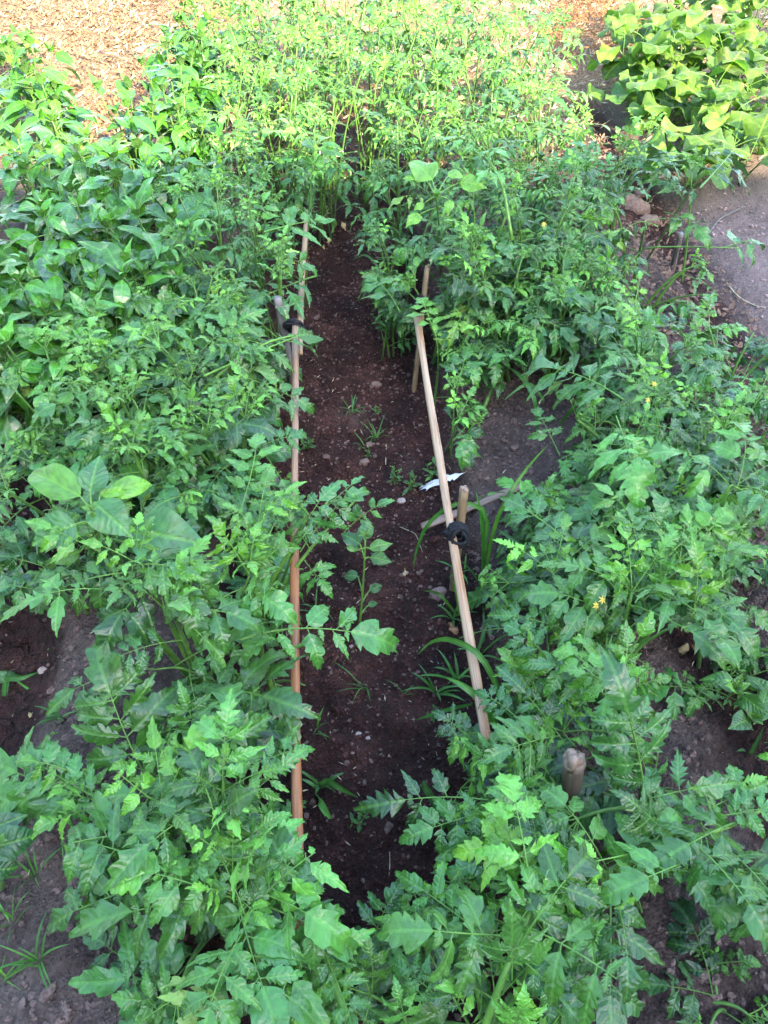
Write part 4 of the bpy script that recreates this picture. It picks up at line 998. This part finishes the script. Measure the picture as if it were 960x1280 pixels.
tomato(880, 1040, .34, .14, 93, 'tomato plant with a thick forked pale stem pointing toward the frame edge', GR, 3, 'hi', .17, base=(790, 1070), heroes=[
    ((880, 1055, .34), (950, 1150, .30), 1.1, .25, {'pairs': 4, 'droop': .5}), ((830, 1040, .36), (800, 1010, .38), 1.4, .35), ((860, 1025, .36), (930, 990, .34), 1.2, .2), ((840, 1045, .35), (870, 1090, .34), 1.5, .3, {'pairs': 2}),
    ((770, 1010, .36), (870, 985, .36), 1.1, .25), ((900, 1020, .36), (955, 1010, .36), 1.4, .15)],
    hstems=[([(785, 1085, .30), (812, 1060, .35), (845, 1035, .37), (880, 1060, .36), (930, 1110, .33)], .0075, .85), ([(785, 1075, .28), (850, 1050, .34), (910, 1035, .35), (975, 1000, .35)], .0055, .8)])
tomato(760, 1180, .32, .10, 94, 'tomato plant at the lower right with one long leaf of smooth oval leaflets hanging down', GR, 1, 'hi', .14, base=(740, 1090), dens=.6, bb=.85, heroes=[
    ((762, 1085, .34), (763, 1245, .28), .95, .1, {'pairs': 4, 'arch': .02, 'droop': .1}), ((750, 1090, .33), (700, 1130, .28), 1.7, .05, {'pairs': 2}), ((700, 1180, .2), (690, 1240, .2), 1.3, .05)],
    hstems=[([(790, 1080, .32), (762, 1083, .34), (764, 1130, .33)], .004, .6)])
tomato(640, 1195, .34, .11, 95, 'tomato plant at the bottom edge with bright yellow-green leaves over the dark trench end', GR, 4, 'hi', .16, base=(610, 1330), age=.35, heroes=[
    ((640, 1195, .33), (528, 1112, .28), .7, .15, {'pairs': 4}), ((640, 1225, .37), (640, 1180, .40), 1.6, .35, {'pairs': 2}), ((625, 1190, .36), (680, 1110, .38), .9, .5, {'pairs': 3}),
    ((640, 1190, .38), (700, 1245, .36), 1.1, .25, {'pairs': 2, 'term': 1.6}), ((590, 1270, .34), (560, 1215, .35), 1.2, .2), ((640, 1290, .36), (650, 1262, .38), 1.4, .5)],
    hstems=[([(600, 1300, .3), (625, 1230, .36), (650, 1170, .38), (672, 1120, .39)], .0055, .8)])
tomato(520, 1230, .26, .10, 96, 'dark-leaved tomato plant low at the bottom middle across the trench end', GR, 3, 'hi', .15, base=(540, 1290), bb=.9, heroes=[
    ((465, 1185, .2), (485, 1130, .22), 1.3, .1, {'pairs': 2}), ((510, 1290, .3), (500, 1250, .32), 1.3, .3, {'pairs': 2}), ((470, 1185, .2), (505, 1170, .2), 1.4, .05, {'pairs': 2}), ((560, 1260, .28), (510, 1215, .26), 1.2, .1)])
tomato(445, 1150, .16, .07, 97, 'small dark tomato leaves behind the end of the reddish rail', GL, 2, 'hi', .12, bb=.85, base=(430, 1180))
FREE[0] = True
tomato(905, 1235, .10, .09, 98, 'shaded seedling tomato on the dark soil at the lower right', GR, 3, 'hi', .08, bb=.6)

# ---- right edge extras
simple_plant('brd', 'broad_leaf_weed', 'weed', M_BRD, 945, 862, .30, .03, 5, 'broad smooth-leaved weed at the frame edge beside the dark soil gap', 'broad-leaved weeds', .085, 2, 5, base=(965, 900))
tomato(895, 850, .10, .06, 99, 'young low tomato plant in the dark gap under the broad smooth leaves', GR, 3, 'hi', .09, age=.4)
FREE[0] = False

# ---- broad-leaved weeds
def weed_hero(base, top, leaves, label, group='broad-leaved weeds', seed=1, tint=(1.0, .25), r=.006, wide=1.0):
    rs = np.random.RandomState(seed); b = W(*base); b[2] = G(b[0], b[1])-.01; t = W(*top)
    root = empty('broad_leaf_weed', b, label, 'weed', group); fo = Foliage('brd', 'hi', rs); st = MB()
    C = bez(b, (b+t)/2+np.array([.005, 0, .02]), t, 10); st.tube(C, np.linspace(r, r*.5, 10), 8, (1, .5, 0))
    for q in leaves:
        p1, sz = W(*q[1]), q[2]; p0 = C[np.argmin(((C-W(*q[0]))**2).sum(1))]; br, ye = (q[3], q[4]) if len(q) > 3 else tint
        st.tube(bez(p0, (p0+p1)/2+Z*.006, p1, 5), [.0022, .0018, .0016, .0015, .0013], 6, (1, .8, 0), cap=False)
        tipv = W(*q[5])-p1 if len(q) > 5 else p1-p0
        Ln = np.linalg.norm(tipv) if len(q) > 5 else sz
        fo.leaf(p1, tipv, Z*1.0+np.array([0, -.45, 0])+rs.normal(0, .15, 3), Ln, (br, ye, 0), wide*(q[6] if len(q) > 6 else sz), tid=rs.randint(8))
    for k in range(6):
        a = k*2.4; o = np.array([math.cos(a), math.sin(a), 1.2]); fo.leaf(t, o, Z-o*.3+rs.normal(0, .1, 3), .022, (tint[0], .6, 0))
    fo.flush(); fo.mb.build('foliage', M_BRD, root); st.build('stem', M_STEM, root)
weed_hero((170, 745, .1), (115, 640, .50), [
    ((115, 645, .49), (100, 620, .50), .95, 1.1, .6, (18, 578, .50), .62), ((118, 640, .49), (113, 615, .50), 1.25, 1.1, .1, (125, 568, .53)),
    ((120, 650, .48), (118, 628, .49), 1.25, 1.1, .15, (166, 672, .46)), ((112, 655, .47), (95, 655, .47), 1.35, 1.1, .15, (38, 682, .45)),
    ((125, 665, .45), (165, 665, .45), 1.15, 1.15, .1, (262, 680, .44)), ((122, 650, .47), (140, 618, .48), .8, 1.2, .8, (200, 595, .47)),
    ((120, 655, .47), (125, 618, .49), .6, 1.2, .7, (168, 612, .48)), ((112, 655, .45), (75, 665, .44), .7, 1.0, .6, (30, 652, .43)),
    ((178, 690, .38), (190, 690, .38), 1.2, 1.05, .12, (250, 690, .37)), ((130, 690, .4), (100, 690, .4), .8, 1.0, .5, (62, 705, .38))],
    'tall weed with large smooth spade-shaped leaves, one of them bright yellow-green', r=.0075, seed=4)
weed_hero((448, 800, 0), (457, 672, .24), [
    ((456, 690, .20), (450, 680, .22), 1.1, 1, .1, (425, 665, .21)), ((457, 690, .20), (456, 675, .22), 1.2, 1, .15, (458, 648, .24)), ((457, 690, .21), (462, 686, .22), 1., 1, .5, (492, 678, .22)),
    ((456, 700, .18), (463, 697, .19), 1.0, 1, .15, (492, 702, .18)), ((453, 730, .12), (447, 720, .13), 1.1, .9, .1, (425, 718, .12)), ((452, 745, .1), (462, 738, .1), 1.0, .9, .1, (480, 730, .1)),
    ((452, 760, .07), (460, 757, .07), .9, .9, .1, (475, 752, .07)), ((452, 690, .21), (443, 690, .21), 1.0, 1, .6, (435, 670, .22))],
    'young broad-leaved weed standing alone in the middle of the trench', seed=6, r=.003)
weed_hero((555, 330, 0.20), (545, 245, 0.59), [((545, 250, 0.59), (540, 225, 0.61), 1.0, 1.15, .75, (510, 195, 0.63)), ((545, 250, 0.59), (530, 222, 0.61), 1.1, 1.15, .8, (503, 222, 0.61)), ((548, 250, 0.59), (560, 220, 0.61), 1.0, 1.1, .8, (585, 215, 0.61)),
    ((548, 255, 0.57), (575, 228, 0.59), 1.1, 1.15, .8, (610, 235, 0.58)), ((545, 260, 0.56), (530, 255, 0.57), 1.1, 1.15, .8, (515, 262, 0.56)), ((550, 255, 0.57), (562, 250, 0.58), 1.1, 1.1, .8, (560, 268, 0.56)), ((545, 265, 0.54), (525, 268, 0.54), 1.0, 1.15, .8, (507, 282, 0.53))],
    'yellow-green weed with smooth pointed leaves rising from the dark plants in the right row', seed=8, r=.004)
weed_hero((20, 1130, .0), (0, 1055, .28), [((0, 1060, .27), (-12, 1060, .27), 1.2, .8, .0, (55, 1042, .26)), ((0, 1070, .25), (-20, 1085, .24), 1.2, .75, .0, (28, 1088, .22)), ((-5, 1050, .27), (-20, 1040, .27), 1.1, .8, .0, (35, 1018, .27)), ((0, 1060, .2), (-10, 1100, .15), 1.1, .8, .0, (20, 1072, .15))],
    'weed with big dark oval leaves entering at the frame edge over the furrow', seed=9)
weed_hero((-10, 800, .0), (-5, 740, .25), [((-5, 745, .24), (-10, 735, .25), 1.2, .95, .05, (30, 728, .25)), ((-5, 750, .22), (-15, 765, .2), 1.1, .8, .05, (20, 760, .2)), ((-5, 730, .2), (-5, 700, .2), 1.0, .8, .1, (40, 690, .22)), ((-10, 860, .05), (-20, 850, .06), .5, .9, .2, (35, 843, .06))],
    'weed with smooth round leaves at the frame edge above the cracked furrow', seed=10)
# seedlings
for k, (x, y, s, lab) in enumerate([(448, 1025, .03, 'tiny four-leaved seedling in the near dark trench'), (590-97, 585, .035, 'small lobed seedling in the trench left of the slanting rail'),
        (460, 560, .018, 'tiny seedling by the grey lump in the trench'), (515, 590, .045, 'cluster of small weeds left of the feather'), (540, 580, .05, 'low weed cluster at the foot of the slanting rail'),
        (470, 508, .022, 'yellowish seedling beside the little grass tuft'), (72, 815, .02, 'tiny seedling on the dark furrow soil'), (385, 548, .04, 'small round-leaved seedling at the trench edge under the rail'),
        (790, 1155, .05, 'shaded low weed on the dark soil right of the hanging leaf'), (870, 1200, .05, 'low round-leaved weed on the dark soil at the lower right'), (895, 830, .05, 'small toothed weed in the gap at the right'),
        (545, 890, .03, 'small weed at the foot of the slanting rail near its end'), (395, 420, .03, 'small weed beside the tied rail ends')]):
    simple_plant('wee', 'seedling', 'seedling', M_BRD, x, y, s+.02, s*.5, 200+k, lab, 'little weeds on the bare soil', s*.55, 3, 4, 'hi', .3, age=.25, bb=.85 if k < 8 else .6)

# ---- grass
GG = 'grass tufts'
grass_tuft(600, 745, 1, 'long-bladed grass behind the black cord coil with blades arching both ways', GG, 5, .12, .007, hero=[
    ([(601, 735, .02), (606, 690, .15), (606, 640, .28), (570, 630, .30), (535, 655, .24), (520, 690, .14), (517, 712, .06)], .0100, .15),
    ([(606, 740, .02), (611, 690, .15), (625, 640, .27), (655, 590, .34), (686, 555, .40)], .009, .75), ([(602, 745, .02), (604, 690, .14), (602, 650, .25), (595, 614, .32)], .010, .1),
    ([(680, 750, .02), (678, 725, .10), (660, 690, .18), (620, 660, .2)], .015, .1)])
grass_tuft(640, 925, 2, 'broad-bladed grass crossing the near end of the slanting rail', GG, 4, .12, .009, hero=[
    ([(640, 935, .02), (625, 870, .22), (600, 820, .30), (565, 800, .28), (540, 802, .23), (522, 818, .15)], .0115, .2),
    ([(645, 950, .04), (628, 920, .18), (600, 875, .27), (575, 855, .29), (556, 846, .28)], .0135, .3), ([(640, 950, .02), (636, 910, .15), (628, 880, .22)], .014, .05), ([(645, 945, .02), (655, 900, .15), (685, 850, .26)], .013, .1),
    ([(590, 880, .06), (555, 888, .1), (520, 900, .06)], .009, .1)])
grass_tuft(570, 850, 3, 'small grass tuft between the slanting rail and the trench', GG, 8, .09, .007)
grass_tuft(565, 770, 4, 'grass tuft beside the brown clod of earth', GG, 6, .09, .007, hero=[([(572, 770, .01), (560, 755, .07), (548, 742, .09), (528, 738, .06)], .008, .6), ([(574, 770, .01), (572, 748, .08), (566, 725, .13)], .008, .5)])
grass_tuft(575, 720, 5, 'grass tuft under the cord coil', GG, 6, .08, .007)
grass_tuft(440, 520, 6, 'thin grass tuft in the middle of the far trench', GG, 9, .08, .0045, age=.15)
grass_tuft(455, 555, 7, 'sparse dry grass tuft in the middle of the trench', GG, 6, .07, .0035, age=.5)
grass_tuft(400, 985, 8, 'grass tuft growing beside the reddish rail in the near trench', GG, 7, .08, .009, hero=[([(398, 985, .01), (408, 975, .06), (425, 985, .07), (448, 997, .03)], .012, .1), ([(396, 990, .01), (402, 1005, .05), (418, 1033, .02)], .014, .15)])
grass_tuft(395, 915, 9, 'fine grass beside the reddish rail', GG, 5, .06, .004)
grass_tuft(455, 860, 10, 'wispy grass below the lone broad-leaved weed', GG, 7, .09, .003)
grass_tuft(545, 1020, 11, 'grass blades under the spear-shaped leaf at the near trench', GG, 1, .04, .008, hero=[([(570, 1050, .01), (555, 1020, .08), (532, 985, .12), (530, 975, .13)], .014, .05), ([(585, 1040, .01), (575, 1010, .07), (568, 1000, .09)], .012, .05)])
grass_tuft(920, 960, 12, 'dark grass blades over the soil gap at the right', GG, 2, .06, .007, hero=[([(950, 975, .02), (930, 955, .07), (895, 948, .06)], .010, .0), ([(955, 965, .02), (920, 940, .07), (880, 938, .05)], .009, .0)])
grass_tuft(655, 520, 13, 'long grass blades rising from the bare grey ridge', GG, 4, .11, .008, hero=[([(672, 545, .08), (668, 500, .2), (650, 470, .22), (628, 455, .18)], .012, .15), ([(680, 500, .1), (660, 480, .15), (630, 500, .12)], .010, .1)])
grass_tuft(495, 340, 14, 'long grass blades leaning over the far trench', GG, 4, .10, .007, hero=[([(475, 400, .05), (478, 350, .2), (460, 320, .25), (440, 325, .2)], .008, .3), ([(545, 350, .1), (520, 325, .25), (470, 322, .28)], .009, .15)])
grass_tuft(715, 560, 15, 'arching grass blades at the foot of the bright ridge plant', GG, 3, .1, .009, hero=[([(700, 530, .1), (730, 490, .25), (750, 460, .3), (745, 440, .28)], .011, .2)])
grass_tuft(40, 1175, 16, 'sparse grass on the near reddish furrow', GG, 7, .07, .003, age=.4)
grass_tuft(60, 1110, 17, 'thin grass on the near furrow under the dark oval leaves', GG, 8, .09, .004)
grass_tuft(90, 925, 18, 'small grass tuft on the edge of the cracked soil', GG, 8, .06, .005)
grass_tuft(25, 1240, 19, 'pale dry grass at the bottom left', GG, 7, .08, .003, age=.9)
grass_tuft(600, 830, 23, 'grass behind the slanting rail above the arching blade', GG, 9, .12, .008)
grass_tuft(545, 865, 24, 'low grass in front of the near half of the slanting rail', GG, 8, .09, .007)
grass_tuft(545, 470, 25, 'grass at the far half of the slanting rail', GG, 8, .09, .006)
grass_tuft(470, 545, 26, 'grey-green grass wisps between the lumps of earth in the trench', GG, 10, .08, .003, age=.5)
grass_tuft(505, 870, 27, 'lone thin grass wisps in the near trench', GG, 3, .06, .003)
grass_tuft(20, 840, 20, 'grass with one long arching blade over the cracked furrow', GG, 3, .08, .006, hero=[([(5, 880, .01), (8, 850, .06), (25, 848, .08), (48, 840, .07)], .012, .2), ([(20, 850, .07), (40, 865, .04), (55, 882, .01)], .006, .2)])
grass_tuft(395, 760, 21, 'grass tuft under the arching shoots at the trench edge', GG, 6, .07, .005)
grass_tuft(75, 1220, 22, 'fine grass at the foot of the near left ridge', GG, 10, .08, .004, age=.3)

# ---- pepper bushes
PG = 'pepper bushes'
pep = [(45, 205, .48, 'pepper bush at the frame edge behind the others'), (115, 165, .50, 'pepper bush in the middle of the back row of peppers'), (190, 165, .50, 'pepper bush nearest the fine-leaved tomatoes in the back row'),
       (60, 270, .47, 'pepper bush with glossy upturned leaves at the left middle'), (175, 235, .48, 'pepper bush with a dark hollow beneath it'), (110, 245, .47, 'pepper bush in the very centre of the pepper patch'),
       (20, 335, .44, 'pepper bush with light tips near the frame edge'), (100, 320, .45, 'pepper bush with a large pale leaf facing the viewer'), (170, 320, .40, 'pepper bush pressed against the tomato row'),
       (30, 410, .38, 'lowest pepper bush at the frame edge'), (100, 400, .36, 'front pepper bush beside the tomato plants'), (-45, 250, .46, 'pepper bush mostly outside the frame at the left'), (-50, 340, .44, 'pepper bush leaning in from outside the frame low at the left'), (-30, 430, .36, 'pepper bush just outside the frame beside the lowest one'), (15, 160, .46, 'partly sunlit pepper bush at the frame edge'), (70, 130, .46, 'pepper bush at the edge of the sunlight'),
       (215, 110, .48, 'pepper bush with sunlit tips beside the pale tomatoes'), (150, 115, .46, 'sunlit low pepper bush next to the straw-covered ground'), (225, 15, .5, 'sunlit pepper bush at the top edge beside the straw-covered ground'), (205, 70, .5, 'sunlit pepper bush between the straw-covered ground and the pale tomatoes'), (25, 55, .5, 'sunlit pepper bush before the far left cucumber leaves'), (245, 50, .44, 'sunlit pepper bush standing apart on the straw-covered ground'), (50, 85, .45, 'glaring sunlit pepper bush with drooping leaves')]
for k, (x, y, z, lab) in enumerate(pep):
    simple_plant('pep', 'pepper_bush', 'pepper plant', M_PEP, x, y, z+.04, .12, 300+k, lab, PG, .15, 6, 8, 'hi' if y > 200 else 'lo', .3, age=.42, bb=.95, upn=.5, droop=1.2)
# ---- cucumber vines
CG = 'cucumber vines in the sunny corner'
cuc = [(812, 40, .34, 'cucumber vine at the left side of the sunny corner'), (870, 30, .38, 'cucumber vine at the top of the sunny corner'), (935, 35, .36, 'cucumber vine at the top right corner'),
       (845, 100, .30, 'cucumber vine with grey-green leaves in the middle of the corner'), (915, 105, .32, 'cucumber vine with yellow glowing leaves near the frame edge'), (880, 180, .24, 'cucumber vine whose big leaves blaze white in the sun beside the path'),
       (945, 170, .26, 'cucumber vine over the grass at the frame edge'), (815, 5, .36, 'cucumber vine beside the brown heap'), (985, 80, .3, 'cucumber vine just leaving the frame'),
       (860, -40, .4, 'cucumber vine at the very top edge'), (960, -30, .4, 'cucumber vine beyond the top right corner'), (822, 105, .2, 'low cucumber vine with few leaves behind the spindly tomato')]
for k, (x, y, z, lab) in enumerate(cuc):
    simple_plant('cuc', 'cucumber_vine', 'cucumber plant', M_CUC, x, y, z, .21, 400+k, lab, CG, .155, 5, 5, 'hi', .8, age=.42, bb=1.1, upn=.5, wide=.95, tuft=False)
simple_plant('cuc', 'cucumber_vine', 'cucumber plant', M_CUC, 12, 50, .35, .10, 430, 'cucumber vine at the far left before the brown ground', CG, .14, 4, 4, 'hi', .8, age=.4, tuft=False)
simple_plant('cuc', 'cucumber_vine', 'cucumber plant', M_CUC, 0, 110, .3, .10, 431, 'cucumber leaves glaring in the sun at the left frame edge', CG, .14, 4, 4, 'hi', .8, age=.4, tuft=False)
for k, (x, y) in enumerate([(925, 195), (945, 205), (905, 190), (940, 185), (955, 195), (890, 200)]):
    grass_tuft(x, y, 500+k, ['fine grass at the sunny edge of the path', 'fine grass at the frame edge beside the path', 'fine grass under the blazing cucumber leaves', 'fine grass behind the path edge', 'fine grass tuft touching the frame edge', 'smallest fine grass tuft at the head of the path'][k], 'fine grass by the path', 24, .13, .006, age=.4)

# brown heap of dry stalks at the top
def heap():
    rs = np.random.RandomState(9); c = W(745, 15, .2); mb = MB()
    for _ in range(900):
        a = rs.uniform(0, 6.28); r = .35*rs.rand()**.6; h = .38*(1-(r/.36)**2)
        p = np.array([c[0]+math.cos(a)*r, c[1]+math.sin(a)*r, G(c[0], c[1])+h*rs.uniform(.3, 1)])
        d = unit(rs.normal(0, 1, 3)*[1, 1, .6]); l = rs.uniform(.03, .12)
        mb.tube([p-d*l*.5, p+rs.normal(0, .006, 3), p+d*l*.5], .002*rs.uniform(.6, 1.6), 3, cap=False)
    o = mb.build('dry_stalk_litter', M_DRYBR); tag(o, 'heap of brown dry stalks at the top of the view', kind='stuff')
heap()

# ------------------------------------------------------------------ house added unseen behind the viewer to shade the near beds
def shadow_house():
    b = (2.5, -5.0, 0.0)
    root = empty('shadow_house', b, 'added unseen single-storey house standing behind the garden', 'shadow_house')
    wall_m = simple_mat('house_plaster', (0.46, 0.43, 0.38), (0.54, 0.51, 0.46), 3, .9, .2, coord='Object')
    roof_m = simple_mat('house_roof_tiles', (0.20, 0.08, 0.05), (0.32, 0.14, 0.09), 8, .8, .4)
    door_m = simple_mat('house_door_wood', (0.10, 0.06, 0.03), (0.16, 0.09, 0.05), 8, .5, .2)
    glass_m = simple_mat('house_window_glass', (0.02, 0.025, 0.03), (0.03, 0.035, 0.04), 3, .05, .0, spec=.8)
    def box(mb, x0, x1, y0, y1, z0, z1):
        v = [(x, y, z) for x in (x0, x1) for y in (y0, y1) for z in (z0, z1)]
        mb.add(v, [(0, 1, 3, 2), (4, 6, 7, 5), (0, 4, 5, 1), (2, 3, 7, 6), (0, 2, 6, 4), (1, 5, 7, 3)])
    mb = MB(); box(mb, -6, 11, -7.6, -2.6, -.05, 3.1)
    mb.add([(-6, -7.6, 3.1), (-6, -2.6, 3.1), (-6, -5.1, HR-.05)], [(0, 1, 2, 2)]); mb.add([(11, -7.6, 3.1), (11, -2.6, 3.1), (11, -5.1, HR-.05)], [(0, 2, 1, 1)])
    mb.build('wall', wall_m, root, False)
    mb = MB()
    for s in (-1, 1):
        y_e = -5.1+s*2.95; ze = 3.1-(.45/2.5)*(HR-3.1)
        v = [(-6.4, y_e, ze), (11.4, y_e, ze), (11.4, -5.1, HR), (-6.4, -5.1, HR), (-6.4, y_e, ze+.12), (11.4, y_e, ze+.12), (11.4, -5.1, HR+.12), (-6.4, -5.1, HR+.12)]
        mb.add(v, [(0, 1, 2, 3), (4, 7, 6, 5), (0, 4, 5, 1), (0, 3, 7, 4), (1, 5, 6, 2)])
    mb.build('roof', roof_m, root, False)
    mb = MB(); box(mb, 1.6, 2.5, -2.6, -2.54, 0, 2.05); mb.build('door', door_m, root, False)
    for x in (-3, 5, 8):
        mb = MB(); box(mb, x, x+1.2, -2.6, -2.55, 1, 2.2); w = mb.build('window', glass_m, root, False)
HR = 5.35
shadow_house()

# ------------------------------------------------------------------ tall hedges added out of view to block low sky light
def shade_hedge(name_label, x0, y0, x1, y1, h, th, seed):
    rs = np.random.RandomState(seed); a = np.array([x0, y0, 0.]); d = np.array([x1-x0, y1-y0, 0.]); Lh = np.linalg.norm(d); d /= Lh; s = np.array([-d[1], d[0], 0])
    root = empty('shade_hedge', a, name_label, 'shade_hedge', 'added unseen hedges blocking sky light'); fo = Foliage('brd', 'lo', rs)
    for _ in range(int(Lh*h*75)):
        u, v = rs.uniform(0, Lh), h*rs.rand()**.8; sd_ = rs.choice([-1, 1]); w = th*(.55+.35*math.sin(u*2.1+seed)*math.sin(v*2.7))*(1-.4*v/h)
        p = a+d*u+s*sd_*w*rs.uniform(.5, 1.1)+Z*(v+.25*math.sin(u*1.7)*(v/h))
        fo.leaf(p, s*sd_+rs.normal(0, .6, 3)-Z*.3, Z+s*sd_*.6+rs.normal(0, .3, 3), rs.uniform(.14, .24), mk_tint(rs, .2, .8, .3), 1.2)
    fo.flush(); fo.mb.build('foliage', M_BRD, root)
    mb = MB(); n = int(Lh/.5)
    for i in range(n):
        q = a+d*(i+.5)*.5
        mb.tube([q, q+Z*h*.5+s*rs.uniform(-.1, .1), q+Z*h*.9], [.05, .035, .015], 6, (1, 0, 1))
    mb.build('trunk', M_STEM, root)
shade_hedge('added unseen leafy hedge closing the garden on the pepper side', -4.6, -2.4, -4.6, 8.5, 5.5, .6, 1)
shade_hedge('added unseen leafy hedge closing the garden on the path side', 5.4, -2.2, 5.4, 4.0, 3.8, .6, 2)
shade_hedge('added unseen leafy hedge across the far end of the garden', -6, 11.5, 7, 11.5, 6.0, .7, 3)

# ------------------------------------------------------------------ sky and sun
SUN_EL, SUN_AZ = 30.5, 25.0     # the sun stands behind the viewer, to the right
w = bpy.data.worlds.new('World'); scene.world = w; w.use_nodes = True
nt = w.node_tree; nt.nodes.clear()
sky = nt.nodes.new('ShaderNodeTexSky'); sky.sky_type = 'NISHITA'; sky.sun_disc = False
sky.sun_elevation = R(SUN_EL); sky.dust_density = 1.6
# light travels toward (-sin az, cos az): the sun itself is at (sin az, -cos az)
sx_, sy_ = math.sin(R(SUN_AZ)), -math.cos(R(SUN_AZ))
sky.sun_rotation = math.atan2(sx_, sy_)
bg = nt.nodes.new('ShaderNodeBackground'); bg.inputs[1].default_value = 0.15
wo = nt.nodes.new('ShaderNodeOutputWorld'); nt.links.new(sky.outputs[0], bg.inputs[0]); nt.links.new(bg.outputs[0], wo.inputs[0])
sd = bpy.data.lights.new('sun', 'SUN'); sd.energy = 2.2; sd.angle = R(0.53); sd.color = (1.0, 0.83, 0.52)
so = bpy.data.objects.new('sun', sd); col.objects.link(so)
sdir = Vector((sx_*math.cos(R(SUN_EL)), sy_*math.cos(R(SUN_EL)), math.sin(R(SUN_EL))))
so.rotation_euler = sdir.to_track_quat('Z', 'Y').to_euler(); so.location = (0, 0, 12)

scene.view_settings.view_transform = 'Standard'; scene.view_settings.look = 'None'
scene.view_settings.use_white_balance = True; scene.view_settings.white_balance_temperature = 6500
scene.view_settings.exposure = 3.62; scene.view_settings.gamma = 1.0
scene.cycles.max_bounces = 6; scene.cycles.diffuse_bounces = 1; scene.cycles.glossy_bounces = 2
scene.cycles.transmission_bounces = 4; scene.cycles.transparent_max_bounces = 4
scene.cycles.use_denoising = True
scene.cycles.caustics_reflective = False; scene.cycles.caustics_refractive = False
